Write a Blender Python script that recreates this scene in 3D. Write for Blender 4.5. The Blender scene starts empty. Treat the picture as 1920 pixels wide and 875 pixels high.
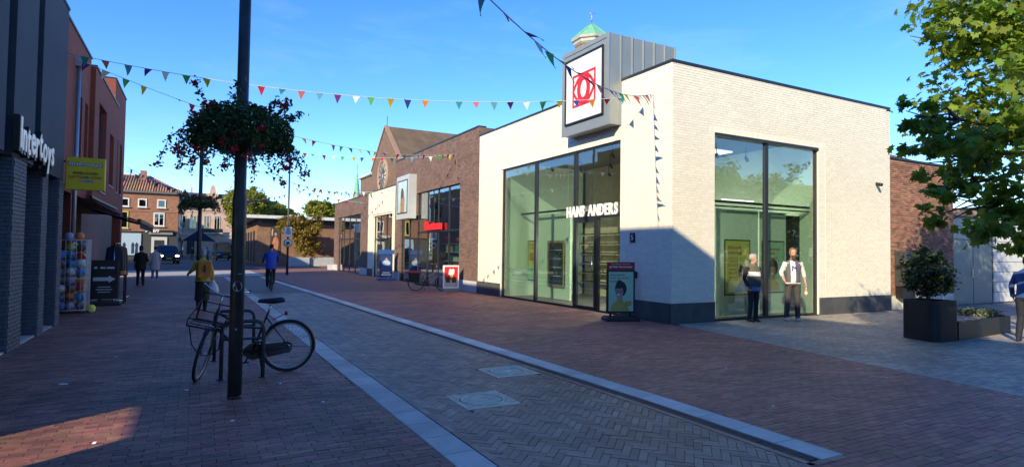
import bpy, bmesh, math, random
import numpy as np
from mathutils import Vector, Matrix, kdtree
random.seed(7); np.random.seed(7)
SC = bpy.context.scene
COL = SC.collection
R = math.radians
# ------------------------------------------------------------------ camera
YAW, PITCH, ROLL, CH = R(28.409), R(1.778), R(0.772), 1.65
def cam_axes():
    f = Vector((math.sin(YAW)*math.cos(PITCH), math.cos(YAW)*math.cos(PITCH), math.sin(PITCH)))
    r = Vector((math.cos(YAW), -math.sin(YAW), 0)); u = r.cross(f)
    c, s = math.cos(ROLL), math.sin(ROLL)
    return c*r + s*u, c*u - s*r, f
_r, _u, _f = cam_axes()
cd = bpy.data.cameras.new('camera'); cam = bpy.data.objects.new('camera', cd); COL.objects.link(cam)
cam.matrix_world = Matrix(((_r.x, _u.x, -_f.x, 0), (_r.y, _u.y, -_f.y, 0), (_r.z, _u.z, -_f.z, CH), (0, 0, 0, 1)))
cd.sensor_fit = 'HORIZONTAL'; cd.sensor_width = 36; cd.lens = 36*1095.62/1920
cd.clip_start = .05; cd.clip_end = 3000
SC.camera = cam
# ------------------------------------------------------------------ light
SUND = Vector((1.0, .70, -.52)).normalized()          # the way sunlight travels
ELEV = math.asin(-SUND.z); AZ = math.atan2(-SUND.x, -SUND.y)
w = bpy.data.worlds.new('World'); SC.world = w; w.use_nodes = True
nt = w.node_tree; bg = nt.nodes['Background']
sky = nt.nodes.new('ShaderNodeTexSky'); sky.sky_type = 'NISHITA'; sky.sun_disc = False
sky.sun_elevation = ELEV; sky.sun_rotation = AZ
sky.air_density = 1.0; sky.dust_density = .0; sky.ozone_density = 4.5; sky.altitude = 400
hsv = nt.nodes.new('ShaderNodeHueSaturation'); hsv.inputs['Saturation'].default_value = 1.22; hsv.inputs['Hue'].default_value = .512
nt.links.new(sky.outputs[0], hsv.inputs['Color'])
tc = nt.nodes.new('ShaderNodeTexCoord'); mp = nt.nodes.new('ShaderNodeMapping'); mp.inputs['Scale'].default_value = (2.2, 2.2, 9); nt.links.new(tc.outputs['Generated'], mp.inputs[0])
cn = nt.nodes.new('ShaderNodeTexNoise'); cn.inputs['Scale'].default_value = 1.6; cn.inputs['Detail'].default_value = 7; cn.inputs['Roughness'].default_value = .62; cn.inputs['Distortion'].default_value = .4; nt.links.new(mp.outputs[0], cn.inputs['Vector'])
cr = nt.nodes.new('ShaderNodeMapRange'); cr.inputs[1].default_value = .52; cr.inputs[2].default_value = .85; cr.inputs[3].default_value = 0; cr.inputs[4].default_value = .10; nt.links.new(cn.outputs['Fac'], cr.inputs[0])
cm = nt.nodes.new('ShaderNodeMixRGB'); cm.inputs[2].default_value = (5.2, 5.0, 4.8, 1); nt.links.new(cr.outputs[0], cm.inputs[0]); nt.links.new(hsv.outputs[0], cm.inputs[1]); nt.links.new(cm.outputs[0], bg.inputs[0]); bg.inputs[1].default_value = .128
sl = bpy.data.lights.new('sun', 'SUN'); sl.energy = 2.75; sl.angle = R(.5); sl.color = (1, .86, .58)
so = bpy.data.objects.new('sun', sl); COL.objects.link(so)
so.rotation_euler = SUND.to_track_quat('-Z', 'Y').to_euler()
so.location = (-20, -14, 30)
SC.view_settings.view_transform = 'Standard'; SC.view_settings.look = 'None'
SC.view_settings.exposure = 1.28; SC.view_settings.gamma = 1.0
SC.render.engine = 'CYCLES'
SC.cycles.max_bounces = 8; SC.cycles.transparent_max_bounces = 16
SC.cycles.use_denoising = True
SC.cycles.sample_clamp_indirect = 6.0

# ------------------------------------------------------------------ materials
MATS = {}
def nodes(m): return m.node_tree.nodes, m.node_tree.links
def M(name, col=(.5, .5, .5), rough=.6, metal=0, var=.12, vs=6.0, bump=.0, bs=60.0, rnd=0.0, hue=0.0, emit=0, spec=.5, trans=0, fine=.06, spots=0):
    """plain surface: base colour x (large noise, fine noise, per-piece random), optional relief"""
    if name in MATS: return MATS[name]
    m = bpy.data.materials.new(name); m.use_nodes = True; N, L = nodes(m); b = N['Principled BSDF']; MATS[name] = m
    b.inputs['Roughness'].default_value = rough; b.inputs['Metallic'].default_value = metal
    b.inputs['Specular IOR Level'].default_value = spec
    geo = N.new('ShaderNodeNewGeometry')
    n1 = N.new('ShaderNodeTexNoise'); n1.inputs['Scale'].default_value = vs; n1.inputs['Detail'].default_value = 4
    L.new(geo.outputs['Position'], n1.inputs['Vector'])
    n2 = N.new('ShaderNodeTexNoise'); n2.inputs['Scale'].default_value = vs*14; n2.inputs['Detail'].default_value = 2
    L.new(geo.outputs['Position'], n2.inputs['Vector'])
    def mr(src, amp):
        r = N.new('ShaderNodeMapRange'); r.inputs[1].default_value = .25; r.inputs[2].default_value = .75
        r.inputs[3].default_value = 1-amp; r.inputs[4].default_value = 1+amp; r.clamp = False
        L.new(src, r.inputs[0]); return r.outputs[0]
    def mul(a, c):
        x = N.new('ShaderNodeMath'); x.operation = 'MULTIPLY'; L.new(a, x.inputs[0]); L.new(c, x.inputs[1]); return x.outputs[0]
    v = mul(mr(n1.outputs['Fac'], var), mr(n2.outputs['Fac'], fine))
    if spots:      # trodden gum and oil drops
        vo = N.new('ShaderNodeTexVoronoi'); vo.inputs['Scale'].default_value = 2.6; L.new(geo.outputs['Position'], vo.inputs['Vector'])
        lt = N.new('ShaderNodeMapRange'); lt.inputs[1].default_value = .035; lt.inputs[2].default_value = .065; lt.inputs[3].default_value = 1; lt.inputs[4].default_value = 0; L.new(vo.outputs['Distance'], lt.inputs[0])
        sc_ = N.new('ShaderNodeSeparateColor'); L.new(vo.outputs['Color'], sc_.inputs[0]); gt = N.new('ShaderNodeMath'); gt.operation = 'GREATER_THAN'; gt.inputs[1].default_value = .62; L.new(sc_.outputs[0], gt.inputs[0])
        sm_ = mul(lt.outputs[0], gt.outputs[0]); fq = N.new('ShaderNodeMapRange'); fq.inputs[3].default_value = 1; fq.inputs[4].default_value = 1-spots; L.new(sm_, fq.inputs[0]); v = mul(v, fq.outputs[0])
        n4 = N.new('ShaderNodeTexNoise'); n4.inputs['Scale'].default_value = .55; n4.inputs['Detail'].default_value = 6; n4.inputs['Roughness'].default_value = .65; L.new(geo.outputs['Position'], n4.inputs['Vector']); v = mul(v, mr(n4.outputs['Fac'], .30))
    hs = N.new('ShaderNodeHueSaturation'); hs.inputs['Color'].default_value = (*col, 1)
    if rnd or hue:
        g = N.new('ShaderNodeNewGeometry'); oi = N.new('ShaderNodeObjectInfo')
        ad = N.new('ShaderNodeMath'); ad.operation = 'ADD'; L.new(g.outputs['Random Per Island'], ad.inputs[0]); L.new(oi.outputs['Random'], ad.inputs[1])
        fr = N.new('ShaderNodeMath'); fr.operation = 'FRACT'; L.new(ad.outputs[0], fr.inputs[0])
        r = N.new('ShaderNodeMapRange'); r.inputs[3].default_value = 1-rnd; r.inputs[4].default_value = 1+rnd; L.new(fr.outputs[0], r.inputs[0])
        v = mul(v, r.outputs[0])
        if hue:
            m7 = N.new('ShaderNodeMath'); m7.operation = 'MULTIPLY'; m7.inputs[1].default_value = 7.31; L.new(fr.outputs[0], m7.inputs[0])
            f2 = N.new('ShaderNodeMath'); f2.operation = 'FRACT'; L.new(m7.outputs[0], f2.inputs[0])
            r2 = N.new('ShaderNodeMapRange'); r2.inputs[3].default_value = .5-hue; r2.inputs[4].default_value = .5+hue; L.new(f2.outputs[0], r2.inputs[0])
            L.new(r2.outputs[0], hs.inputs['Hue'])
    L.new(v, hs.inputs['Value']); L.new(hs.outputs[0], b.inputs['Base Color'])
    if bump:
        n3 = N.new('ShaderNodeTexNoise'); n3.inputs['Scale'].default_value = bs; n3.inputs['Detail'].default_value = 5
        L.new(geo.outputs['Position'], n3.inputs['Vector'])
        bp = N.new('ShaderNodeBump'); bp.inputs['Strength'].default_value = bump; bp.inputs['Distance'].default_value = .01
        L.new(n3.outputs['Fac'], bp.inputs['Height']); L.new(bp.outputs[0], b.inputs['Normal'])
    if emit:
        b.inputs['Emission Color'].default_value = (*col, 1); b.inputs['Emission Strength'].default_value = emit
    return m
def leafmat(name, col, trans=.45, hue=.03, rnd=.45, rough=.5):
    if name in MATS: return MATS[name]
    m = M(name, col, rough, rnd=rnd, hue=hue, var=.15, vs=1.2); N, L = nodes(m); b = N['Principled BSDF']
    hs = b.inputs['Base Color'].links[0].from_node
    t = N.new('ShaderNodeBsdfTranslucent'); mx = N.new('ShaderNodeMixShader'); mx.inputs[0].default_value = trans
    g = N.new('ShaderNodeMixRGB'); g.blend_type = 'MULTIPLY'; g.inputs[0].default_value = 1; g.inputs[2].default_value = (1.25, 1.2, .5, 1)
    L.new(hs.outputs[0], g.inputs[1]); L.new(g.outputs[0], t.inputs['Color'])
    L.new(b.outputs[0], mx.inputs[1]); L.new(t.outputs[0], mx.inputs[2]); L.new(mx.outputs[0], N['Material Output'].inputs[0])
    return m
def glassmat(name, tint=(1, 1, 1), ior=1.5, boost=1.0):
    if name in MATS: return MATS[name]
    m = bpy.data.materials.new(name); m.use_nodes = True; N, L = nodes(m); MATS[name] = m
    N.remove(N['Principled BSDF'])
    tr = N.new('ShaderNodeBsdfTransparent'); tr.inputs[0].default_value = (*tint, 1)
    gl = N.new('ShaderNodeBsdfGlossy'); gl.inputs['Roughness'].default_value = .0; gl.inputs['Color'].default_value = (.95, .97, 1, 1)
    fr = N.new('ShaderNodeFresnel'); fr.inputs['IOR'].default_value = ior
    mu = N.new('ShaderNodeMath'); mu.operation = 'MULTIPLY'; mu.inputs[1].default_value = boost; mu.use_clamp = True
    nz = N.new('ShaderNodeTexNoise'); nz.inputs['Scale'].default_value = .9; tc = N.new('ShaderNodeTexCoord'); L.new(tc.outputs['Object'], nz.inputs['Vector'])
    bp = N.new('ShaderNodeBump'); bp.inputs['Strength'].default_value = .06; bp.inputs['Distance'].default_value = .02; L.new(nz.outputs['Fac'], bp.inputs['Height']); L.new(bp.outputs[0], gl.inputs['Normal'])
    mx = N.new('ShaderNodeMixShader'); gb = N.new('ShaderNodeNewGeometry'); io = N.new('ShaderNodeMapRange'); io.inputs[3].default_value = ior; io.inputs[4].default_value = 1/ior; L.new(gb.outputs['Backfacing'], io.inputs[0]); L.new(io.outputs[0], fr.inputs['IOR']); L.new(fr.outputs[0], mu.inputs[0]); L.new(mu.outputs[0], mx.inputs[0])
    L.new(tr.outputs[0], mx.inputs[1]); L.new(gl.outputs[0], mx.inputs[2]); L.new(mx.outputs[0], N['Material Output'].inputs[0])
    return m
def brickmat(name, c1, c2, mortar, bw=.22, bh=.0625, ms=.011, bump=.5, rough=.85, var=.25):
    """far masonry: brick courses as fine relief (u = x + y, v = z)"""
    if name in MATS: return MATS[name]
    m = bpy.data.materials.new(name); m.use_nodes = True; N, L = nodes(m); b = N['Principled BSDF']; MATS[name] = m
    b.inputs['Roughness'].default_value = rough
    g = N.new('ShaderNodeNewGeometry'); sp = N.new('ShaderNodeSeparateXYZ'); L.new(g.outputs['Position'], sp.inputs[0])
    ad = N.new('ShaderNodeMath'); ad.operation = 'ADD'; L.new(sp.outputs[0], ad.inputs[0]); L.new(sp.outputs[1], ad.inputs[1])
    cb = N.new('ShaderNodeCombineXYZ'); L.new(ad.outputs[0], cb.inputs[0]); L.new(sp.outputs[2], cb.inputs[1])
    bt = N.new('ShaderNodeTexBrick'); L.new(cb.outputs[0], bt.inputs['Vector'])
    bt.inputs['Color1'].default_value = (*c1, 1); bt.inputs['Color2'].default_value = (*c2, 1); bt.inputs['Mortar'].default_value = (*mortar, 1)
    bt.inputs['Scale'].default_value = 1; bt.inputs['Brick Width'].default_value = bw; bt.inputs['Row Height'].default_value = bh
    bt.inputs['Mortar Size'].default_value = ms; bt.inputs['Mortar Smooth'].default_value = .1; bt.inputs['Bias'].default_value = 0
    nz = N.new('ShaderNodeTexNoise'); nz.inputs['Scale'].default_value = 2.2; nz.inputs['Detail'].default_value = 8; nz.inputs['Roughness'].default_value = .72
    L.new(g.outputs['Position'], nz.inputs['Vector'])
    r = N.new('ShaderNodeMapRange'); r.inputs[1].default_value = .3; r.inputs[2].default_value = .7; r.inputs[3].default_value = 1-var; r.inputs[4].default_value = 1+var; L.new(nz.outputs['Fac'], r.inputs[0])
    hs = N.new('ShaderNodeHueSaturation'); L.new(bt.outputs['Color'], hs.inputs['Color']); L.new(r.outputs[0], hs.inputs['Value']); L.new(hs.outputs[0], b.inputs['Base Color'])
    bp = N.new('ShaderNodeBump'); bp.inputs['Strength'].default_value = bump; bp.inputs['Distance'].default_value = .012; bp.invert = True
    L.new(bt.outputs['Fac'], bp.inputs['Height']); L.new(bp.outputs[0], b.inputs['Normal'])
    return m

# ------------------------------------------------------------------ object helpers
def prop(o, label=None, cat=None, group=None, kind=None):
    if label: o['label'] = label
    if cat: o['category'] = cat
    if group: o['group'] = group
    if kind: o['kind'] = kind
    return o
def thing(name, label, cat, loc=(0, 0, 0), rz=0, group=None):
    o = bpy.data.objects.new(name, None); COL.objects.link(o); o.empty_display_size = .2
    o.location = loc; o.rotation_euler = (0, 0, rz)
    return prop(o, label, cat, group)
def link(name, me, parent=None, loc=None, rot=None):
    o = bpy.data.objects.new(name, me); COL.objects.link(o)
    if parent is not None: o.parent = parent
    if loc is not None: o.location = loc
    if rot is not None: o.rotation_euler = rot
    return o
def copy_tree(o, parent=None):
    c = o.copy(); COL.objects.link(c); c.parent = parent
    for ch in o.children: copy_tree(ch, c)
    return c
class MB:
    def __init__(s): s.v = []; s.f = []; s.sm = []; s.mi = []; s.cur = 0
    def add(s, vs, fs, smooth=False):
        n = len(s.v); s.v += [tuple(p) for p in vs]
        for f in fs: s.f.append(tuple(i+n for i in f)); s.sm.append(smooth); s.mi.append(s.cur)
        return s
    def box(s, x0, x1, y0, y1, z0, z1):
        a, b = min(x0, x1), max(x0, x1); c, d = min(y0, y1), max(y0, y1); e, f = min(z0, z1), max(z0, z1)
        return s.add([(a, c, e), (b, c, e), (b, d, e), (a, d, e), (a, c, f), (b, c, f), (b, d, f), (a, d, f)],
                     [(0, 3, 2, 1), (4, 5, 6, 7), (0, 1, 5, 4), (1, 2, 6, 5), (2, 3, 7, 6), (3, 0, 4, 7)])
    def rbox(s, x0, x1, y0, y1, z0, z1, r=.02):
        """box with chamfered vertical and top edges"""
        p = lambda q: [(x0+q, y0), (x1-q, y0), (x1, y0+q), (x1, y1-q), (x1-q, y1), (x0+q, y1), (x0, y1-q), (x0, y0+q)]
        i = lambda q: [(x0+r+q, y0+r), (x1-r-q, y0+r), (x1-r, y0+r+q), (x1-r, y1-r-q), (x1-r-q, y1-r), (x0+r+q, y1-r), (x0+r, y1-r-q), (x0+r, y0+r+q)]
        vs = [(*q, z0) for q in p(r)]+[(*q, z1-r) for q in p(r)]+[(*q, z1) for q in i(r*.4)]
        fs = [tuple(range(7, -1, -1)), tuple(range(16, 24))]
        for k in range(8):
            j = (k+1) % 8; fs += [(k, j, j+8, k+8), (k+8, j+8, j+16, k+16)]
        return s.add(vs, fs)
    def prism(s, poly, z0, z1):
        n = len(poly); vs = [(*p, z0) for p in poly]+[(*p, z1) for p in poly]
        fs = [tuple(range(n-1, -1, -1)), tuple(range(n, 2*n))]+[(i, (i+1) % n, (i+1) % n+n, i+n) for i in range(n)]
        return s.add(vs, fs)
    def extr(s, poly, axis, a, b):
        """extrude a 2-D polygon along axis; axis 0: (y,z) poly, 1: (x,z) poly"""
        n = len(poly)
        P = (lambda p, t: (t, p[0], p[1])) if axis == 0 else (lambda p, t: (p[0], t, p[1]))
        vs = [P(p, a) for p in poly]+[P(p, b) for p in poly]
        fs = [tuple(range(n-1, -1, -1)), tuple(range(n, 2*n))]+[(i, (i+1) % n, (i+1) % n+n, i+n) for i in range(n)]
        return s.add(vs, fs)
    def ring(s, c, ax, up, rx, ry, n):
        ax = Vector(ax).normalized(); u = Vector(up); u = (u-ax*u.dot(ax)).normalized(); v = ax.cross(u)
        return [Vector(c)+u*(rx*math.cos(2*math.pi*i/n))+v*(ry*math.sin(2*math.pi*i/n)) for i in range(n)]
    def tube(s, pts, rad, n=8, closed=False, cap=True, smooth=True):
        pts = [Vector(p) for p in pts]; m = len(pts)
        rad = rad if isinstance(rad, (list, tuple)) else [rad]*m
        up = Vector((0, 0, 1)); vs = []
        t0 = (pts[1]-pts[0]).normalized()
        if abs(t0.z) > .9: up = Vector((1, 0, 0))
        for i, p in enumerate(pts):
            a = pts[(i-1) % m] if (i > 0 or closed) else p; b = pts[(i+1) % m] if (i < m-1 or closed) else p
            t = (b-a).normalized()
            u = up-t*up.dot(t)
            if u.length < 1e-4: u = Vector((1, 0, 0))-t*t.x
            up = u.normalized()
            vs += s.ring(p, t, up, rad[i], rad[i], n)
        fs = []
        for i in range(m if closed else m-1):
            j = (i+1) % m
            for k in range(n): q = (k+1) % n; fs.append((i*n+k, i*n+q, j*n+q, j*n+k))
        if cap and not closed: fs += [tuple(range(n-1, -1, -1)), tuple(range((m-1)*n, m*n))]
        return s.add(vs, fs, smooth)
    def cyl(s, p0, p1, r0, r1=None, n=12): return s.tube([p0, p1], [r0, r0 if r1 is None else r1], n)
    def loft(s, rings, smooth=True):
        n = len(rings[0]); vs = [p for r in rings for p in r]; fs = []
        for i in range(len(rings)-1):
            for k in range(n): q = (k+1) % n; fs.append((i*n+k, i*n+q, (i+1)*n+q, (i+1)*n+k))
        fs += [tuple(range(n-1, -1, -1)), tuple(range((len(rings)-1)*n, len(rings)*n))]
        return s.add(vs, fs, smooth)
    def ball(s, c, r, n=10, m=7):
        r = r if isinstance(r, (list, tuple)) else (r, r, r); vs = [(c[0], c[1], c[2]-r[2])]
        for j in range(1, m):
            t = -math.pi/2+math.pi*j/m
            for i in range(n):
                a = 2*math.pi*i/n; vs.append((c[0]+r[0]*math.cos(t)*math.cos(a), c[1]+r[1]*math.cos(t)*math.sin(a), c[2]+r[2]*math.sin(t)))
        vs.append((c[0], c[1], c[2]+r[2])); fs = []
        for i in range(n): q = (i+1) % n; fs += [(0, 1+q, 1+i), (len(vs)-1, 1+(m-2)*n+i, 1+(m-2)*n+q)]
        for j in range(m-2):
            for i in range(n): q = (i+1) % n; fs.append((1+j*n+i, 1+j*n+q, 1+(j+1)*n+q, 1+(j+1)*n+i))
        return s.add(vs, fs, True)
    def torus(s, c, ax, R_, r, n=32, k=8):
        pts = s.ring(c, ax, (0, 0, 1) if abs(Vector(ax).normalized().z) < .9 else (1, 0, 0), R_, R_, n)
        return s.tube(pts, r, k, closed=True)
    def mesh(s, name, mat):
        me = bpy.data.meshes.new(name); me.from_pydata(s.v, [], s.f)
        for m in (mat if isinstance(mat, (list, tuple)) else [mat]): me.materials.append(m)
        me.polygons.foreach_set('use_smooth', s.sm)
        if isinstance(mat, (list, tuple)): me.polygons.foreach_set('material_index', s.mi)
        me.update(); return me
    def build(s, name, mat, parent=None, loc=None, rot=None):
        return link(name, s.mesh(name, mat), parent, loc, rot)
def BX(name, mat, parent, *b): return MB().box(*b).build(name, mat, parent)

def box_mesh(name, B, mat, openback=None):
    """B: (n,3) centres, (n,3,3) half-axes rows -> one mesh of n boxes"""
    C, A = B; n = len(C)
    sg = np.array([[-1, -1, -1], [1, -1, -1], [1, 1, -1], [-1, 1, -1], [-1, -1, 1], [1, -1, 1], [1, 1, 1], [-1, 1, 1]], float)
    V = C[:, None, :]+np.einsum('kj,njd->nkd', sg, A)
    F = np.array([[4, 5, 6, 7], [0, 1, 5, 4], [1, 2, 6, 5], [2, 3, 7, 6], [3, 0, 4, 7]])
    f = (F[None]+8*np.arange(n)[:, None, None]).reshape(-1, 4)
    me = bpy.data.meshes.new(name); me.vertices.add(n*8); me.vertices.foreach_set('co', V.ravel())
    me.loops.add(len(f)*4); me.loops.foreach_set('vertex_index', f.ravel().astype(np.int32))
    me.polygons.add(len(f)); me.polygons.foreach_set('loop_start', (np.arange(len(f))*4).astype(np.int32))
    me.polygons.foreach_set('use_smooth', np.zeros(len(f), bool)); me.materials.append(mat); me.update(calc_edges=True); me.validate(); return me
UNIT = {}
def unit_piece(mat, dims):
    k = (mat.name, tuple(round(d, 4) for d in dims))
    if k not in UNIT:
        UNIT[k] = box_mesh('piece', (np.zeros((1, 3)), np.diag([d/2 for d in dims])[None]), mat)
    return UNIT[k]
CAMP = np.array([0, 0, CH])
def pieces(name, many, parent, C, dims, ang, mat, axes, best=300, score=None):
    """C (n,3) centres; dims (n,3) sizes; axes: 3x3 rows = local x,y,normal for ang==0; ang (n,) rotation about the normal.
    The 'best' nearest full pieces become objects, the rest one part of kind stuff."""
    C = np.asarray(C, float); dims = np.asarray(dims, float); n = len(C); ang = np.asarray(ang, float)
    ex, ey, ez = [np.array(a, float) for a in axes]
    c, s_ = np.cos(ang)[:, None], np.sin(ang)[:, None]
    X = c*ex+s_*ey; Y = -s_*ex+c*ey; Z = np.repeat(ez[None], n, 0)
    d = np.linalg.norm(C-CAMP, axis=1) if score is None else score(C)
    full = np.all(np.abs(dims-np.median(dims, axis=0)) < 2e-3, axis=1)
    d = np.where(full, d, 1e9); pick = np.argsort(d)[:best]; pick = pick[d[pick] < 1e8]
    keep = np.ones(n, bool); keep[pick] = False
    me = unit_piece(mat, np.median(dims, axis=0))
    for i in pick:
        o = link(name, me, parent); o.matrix_world = Matrix(((X[i][0], Y[i][0], Z[i][0], C[i][0]), (X[i][1], Y[i][1], Z[i][1], C[i][1]), (X[i][2], Y[i][2], Z[i][2], C[i][2]), (0, 0, 0, 1)))
    A = np.stack([X*dims[:, :1]/2, Y*dims[:, 1:2]/2, Z*dims[:, 2:]/2], 1)
    o = link(many, box_mesh(many, (C[keep], A[keep]), mat), parent); o['kind'] = 'stuff'
    return o
def split_rect(r, op):
    """u-intervals of rectangle r left after cutting openings that overlap its height"""
    u0, u1, z0, z1 = r; iv = [(u0, u1)]
    for (a, b, c, d) in op:
        if z1-1e-4 <= c+.02 or z0+1e-4 >= d-.02: continue
        nv = []
        for (p, q) in iv:
            if b <= p or a >= q: nv.append((p, q)); continue
            if a-p > .012: nv.append((p, a))
            if q-b > .012: nv.append((b, q))
        iv = nv
    return iv
def brick_face(parent, org, udir, nrm, u0, u1, z0, z1, mat, openings=(), bl=.2095, bh=.0515, gap=.011, dep=.012, best=300, jit=.0012, name='brick', many='brickwork', score=None, zoff=0):
    """stretcher bond laid proud of a wall core; org + u*udir + z*Z"""
    org = np.array(org, float); ud = np.array(udir, float); nn = np.array(nrm, float)
    C = []; D = []; row = 0; z = z0
    while z+bh <= z1+.03:
        zt = min(z+bh, z1); off = -(bl+gap)*(.5 if row % 2 else 0)+(.0 if row % 4 < 2 else .03); u = u0+off
        while u < u1:
            a, b = max(u, u0), min(u+bl, u1)
            if b-a > .015:
                for (p, q) in split_rect((a, b, z, zt), openings):
                    if q-p > .015:
                        C.append(org+ud*((p+q)/2)+np.array([0, 0, (z+zt)/2])+nn*(dep/2-.003+random.uniform(-jit, jit))); D.append((q-p, zt-z, dep+.006))
            u += bl+gap
        z += bh+gap; row += 1
    ex = ud; ey = np.array([0, 0, 1.]); ez = nn
    if np.dot(np.cross(ex, ey), ez) < 0: ex = -ex
    return pieces(name, many, parent, C, D, np.random.normal(0, .002, len(C)), mat, (ex, ey, ez), best, score)

GLY = {}
def glyph(s, bold=0., shear=0.):
    """solid lettering of a string as (vertices, faces), built once"""
    k = (s, round(bold, 4), round(shear, 3))
    if k not in GLY:
        cu = bpy.data.curves.new('t', 'FONT'); cu.body = s; cu.extrude = .05; cu.offset = bold; cu.resolution_u = 3; cu.shear = shear
        o = bpy.data.objects.new('t', cu); COL.objects.link(o); bpy.context.view_layer.update()
        dg = bpy.context.evaluated_depsgraph_get(); me = bpy.data.meshes.new_from_object(o.evaluated_get(dg))
        co = np.array([v.co[:] for v in me.vertices]); fs = [tuple(p.vertices) for p in me.polygons]
        bpy.data.objects.remove(o); bpy.data.curves.remove(cu); bpy.data.meshes.remove(me); GLY[k] = (co, fs)
    return GLY[k]
def text(s, mat, parent, org, right, up, w, h, ext=.004, bold=.0, name='lettering', shear=0):
    """a line of lettering fitted to w x h, lower-left corner at org; right/up unit vectors"""
    co, fs = glyph(s, bold, shear); lo, hi = co.min(0), co.max(0); k = (co-lo)/np.maximum(hi-lo, 1e-6)
    r = np.array(right, float); u = np.array(up, float); nn = np.cross(r, u)
    P = np.array(org, float)+k[:, :1]*w*r+k[:, 1:2]*h*u+k[:, 2:]*ext*nn
    m = MB(); m.add(P.tolist(), fs); return m.build(name, mat, parent)
def glyph_w(ch, bold):
    co, fs = glyph(ch, bold); return (co[:, 0].max()-co[:, 0].min(), co[:, 1].min(), co[:, 1].max())
def letters(s, mat, parent, org, right, up, w, h, ext=.03, bold=.02, gap=.09, lift=None, name='letter', backs=None):
    """separate solid letters; h is the height of a capital; lift(i) shifts letters up"""
    info = [glyph_w(c, bold) if c != ' ' else (.3, 0, 0) for c in s]
    cap = glyph_w('H', bold)[2]; tot = sum(i[0] for i in info)+gap*(len(s)-1); kx = w/tot; ky = h/cap
    x = 0; r = Vector(right); u = Vector(up); out = []
    for i, c in enumerate(s):
        gw, a, b = info[i]
        if c != ' ':
            o0 = Vector(org)+r*(x*kx)+u*(a*ky+(lift(i) if lift else 0))
            out.append(text(c, mat, parent, o0, right, up, gw*kx, (b-a)*ky, ext, bold, name))
        x += gw+gap
    return out
def flat(name, mat, parent, pts, org, right, up, off=.002):
    """a flat printed shape: polygon in (right, up) coordinates"""
    r, u = Vector(right), Vector(up); nn = r.cross(u); o = Vector(org)+nn*off
    vs = [o+r*p[0]+u*p[1] for p in pts]
    m = MB(); m.add(vs, [tuple(range(len(vs)))]); return m.build(name, mat, parent)
def ell(cx, cy, rx, ry, n=16, a0=0, a1=2*math.pi): return [(cx+rx*math.cos(a0+(a1-a0)*i/n), cy+ry*math.sin(a0+(a1-a0)*i/n)) for i in range(n if a1-a0 > 6.28 else n+1)]
# ------------------------------------------------------------------ shared materials
white_brick = M('painted white brick', (.86, .805, .66), .62, var=.03, vs=.7, bump=.25, bs=90, rnd=.045, fine=.05)
white_core = M('white mortar', (.80, .745, .60), .8, var=.06, bump=.2)
dark_stone = M('dark stone slab', (.045, .047, .052), .45, var=.2, vs=3, bump=.05, bs=120, rnd=.1)
dark_metal = M('anthracite coated metal', (.022, .024, .028), .38, var=.08, vs=2)
black_metal = M('black metal', (.012, .012, .013), .42, var=.1)
zinc = M('zinc sheet', (.30, .325, .315), .42, metal=.35, var=.07, vs=2.5)
white_paint = M('white paint', (.80, .80, .78), .5, var=.03)
print_white = M('white print', (.84, .84, .82), .5, var=.02)
red_paint = M('bright red panel', (.72, .018, .022), .35, var=.03)
glass = glassmat('shop glass', (.76, .82, .78), 1.5, 2.6)
far_glass = glassmat('reflecting glass', (.30, .34, .36), 1.6, 2.2)
mint = M('mint wall paint', (.62, .80, .64), .7, var=.02)
concrete = M('pale concrete', (.42, .42, .41), .75, var=.12, vs=3, bump=.1, bs=80, rnd=.08)
skin = M('skin', (.52, .27, .19), .5, var=.06, vs=20)
rubber = M('black rubber', (.014, .014, .014), .7, var=.15)
chrome = M('steel', (.6, .6, .6), .25, metal=1, var=.05)
print_black = M('black print', (.02, .02, .022), .5, var=.03)
# ------------------------------------------------------------------ ground and paving
def sheet(name, poly, z, mat, kind='structure'):
    m = MB(); m.add([(*p, z) for p in poly], [tuple(range(len(poly)))]); o = m.build(name, mat); o['kind'] = kind; return o
def pavemat(name, c1, c2, joint, bw, bh, rot=0, var=.25):
    m = brickmat(name, c1, c2, joint, bw, bh, .008, .5, .75, var); N, L = nodes(m)
    bt = [n for n in N if n.type == 'TEX_BRICK'][0]; g = [n for n in N if n.type == 'NEW_GEOMETRY'][0]
    mp = N.new('ShaderNodeMapping'); mp.inputs['Rotation'].default_value = (0, 0, rot); L.new(g.outputs['Position'], mp.inputs[0]); L.new(mp.outputs[0], bt.inputs['Vector'])
    return m
asphalt = M('worn asphalt', (.085, .085, .088), .85, var=.25, vs=.35, bump=.3, bs=70)
ground = sheet('ground', [(-700, -400), (900, -400), (900, 1400), (-700, 1400)], -.03, asphalt)
joint = M('sand joint', (.075, .06, .052), .95, var=.3, vs=3)
XR = lambda y: 4.79 if y < 5 else 4.79-.0392*(y-5)        # outer edge of the street's far kerb
XL = lambda y: 1.80-.011*(y-4.16)                          # pavement edge of the near gutter strip
XG = lambda y: 9.92-(10-y)*.17                             # where red paving meets grey paving
red_far = pavemat('distant red clinker', (.37, .16, .115), (.28, .125, .095), (.13, .085, .07), .207, .074)
road_far = pavemat('distant grey clinker', (.235, .20, .18), (.19, .165, .15), (.09, .08, .07), .207, .074, R(45))
grey_far = pavemat('distant slate clinker', (.31, .29, .26), (.26, .24, .22), (.12, .11, .1), .207, .074)
NEAR = 23.0
left_pavement = sheet('left_pavement', [(-6.5, -6), (2.2, -6), (2.2, 38), (-6.5, 38)], -.016, joint)
right_pavement = sheet('right_pavement', [(4.0, -6), (9.9, -6), (9.9, 48.6), (3.3, 48.6)], -.0165, joint)
road = sheet('road', [(1.6, 2.9), (4.9, 2.9), (4.1, 38), (1.3, 38)], -.0125, joint)
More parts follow.
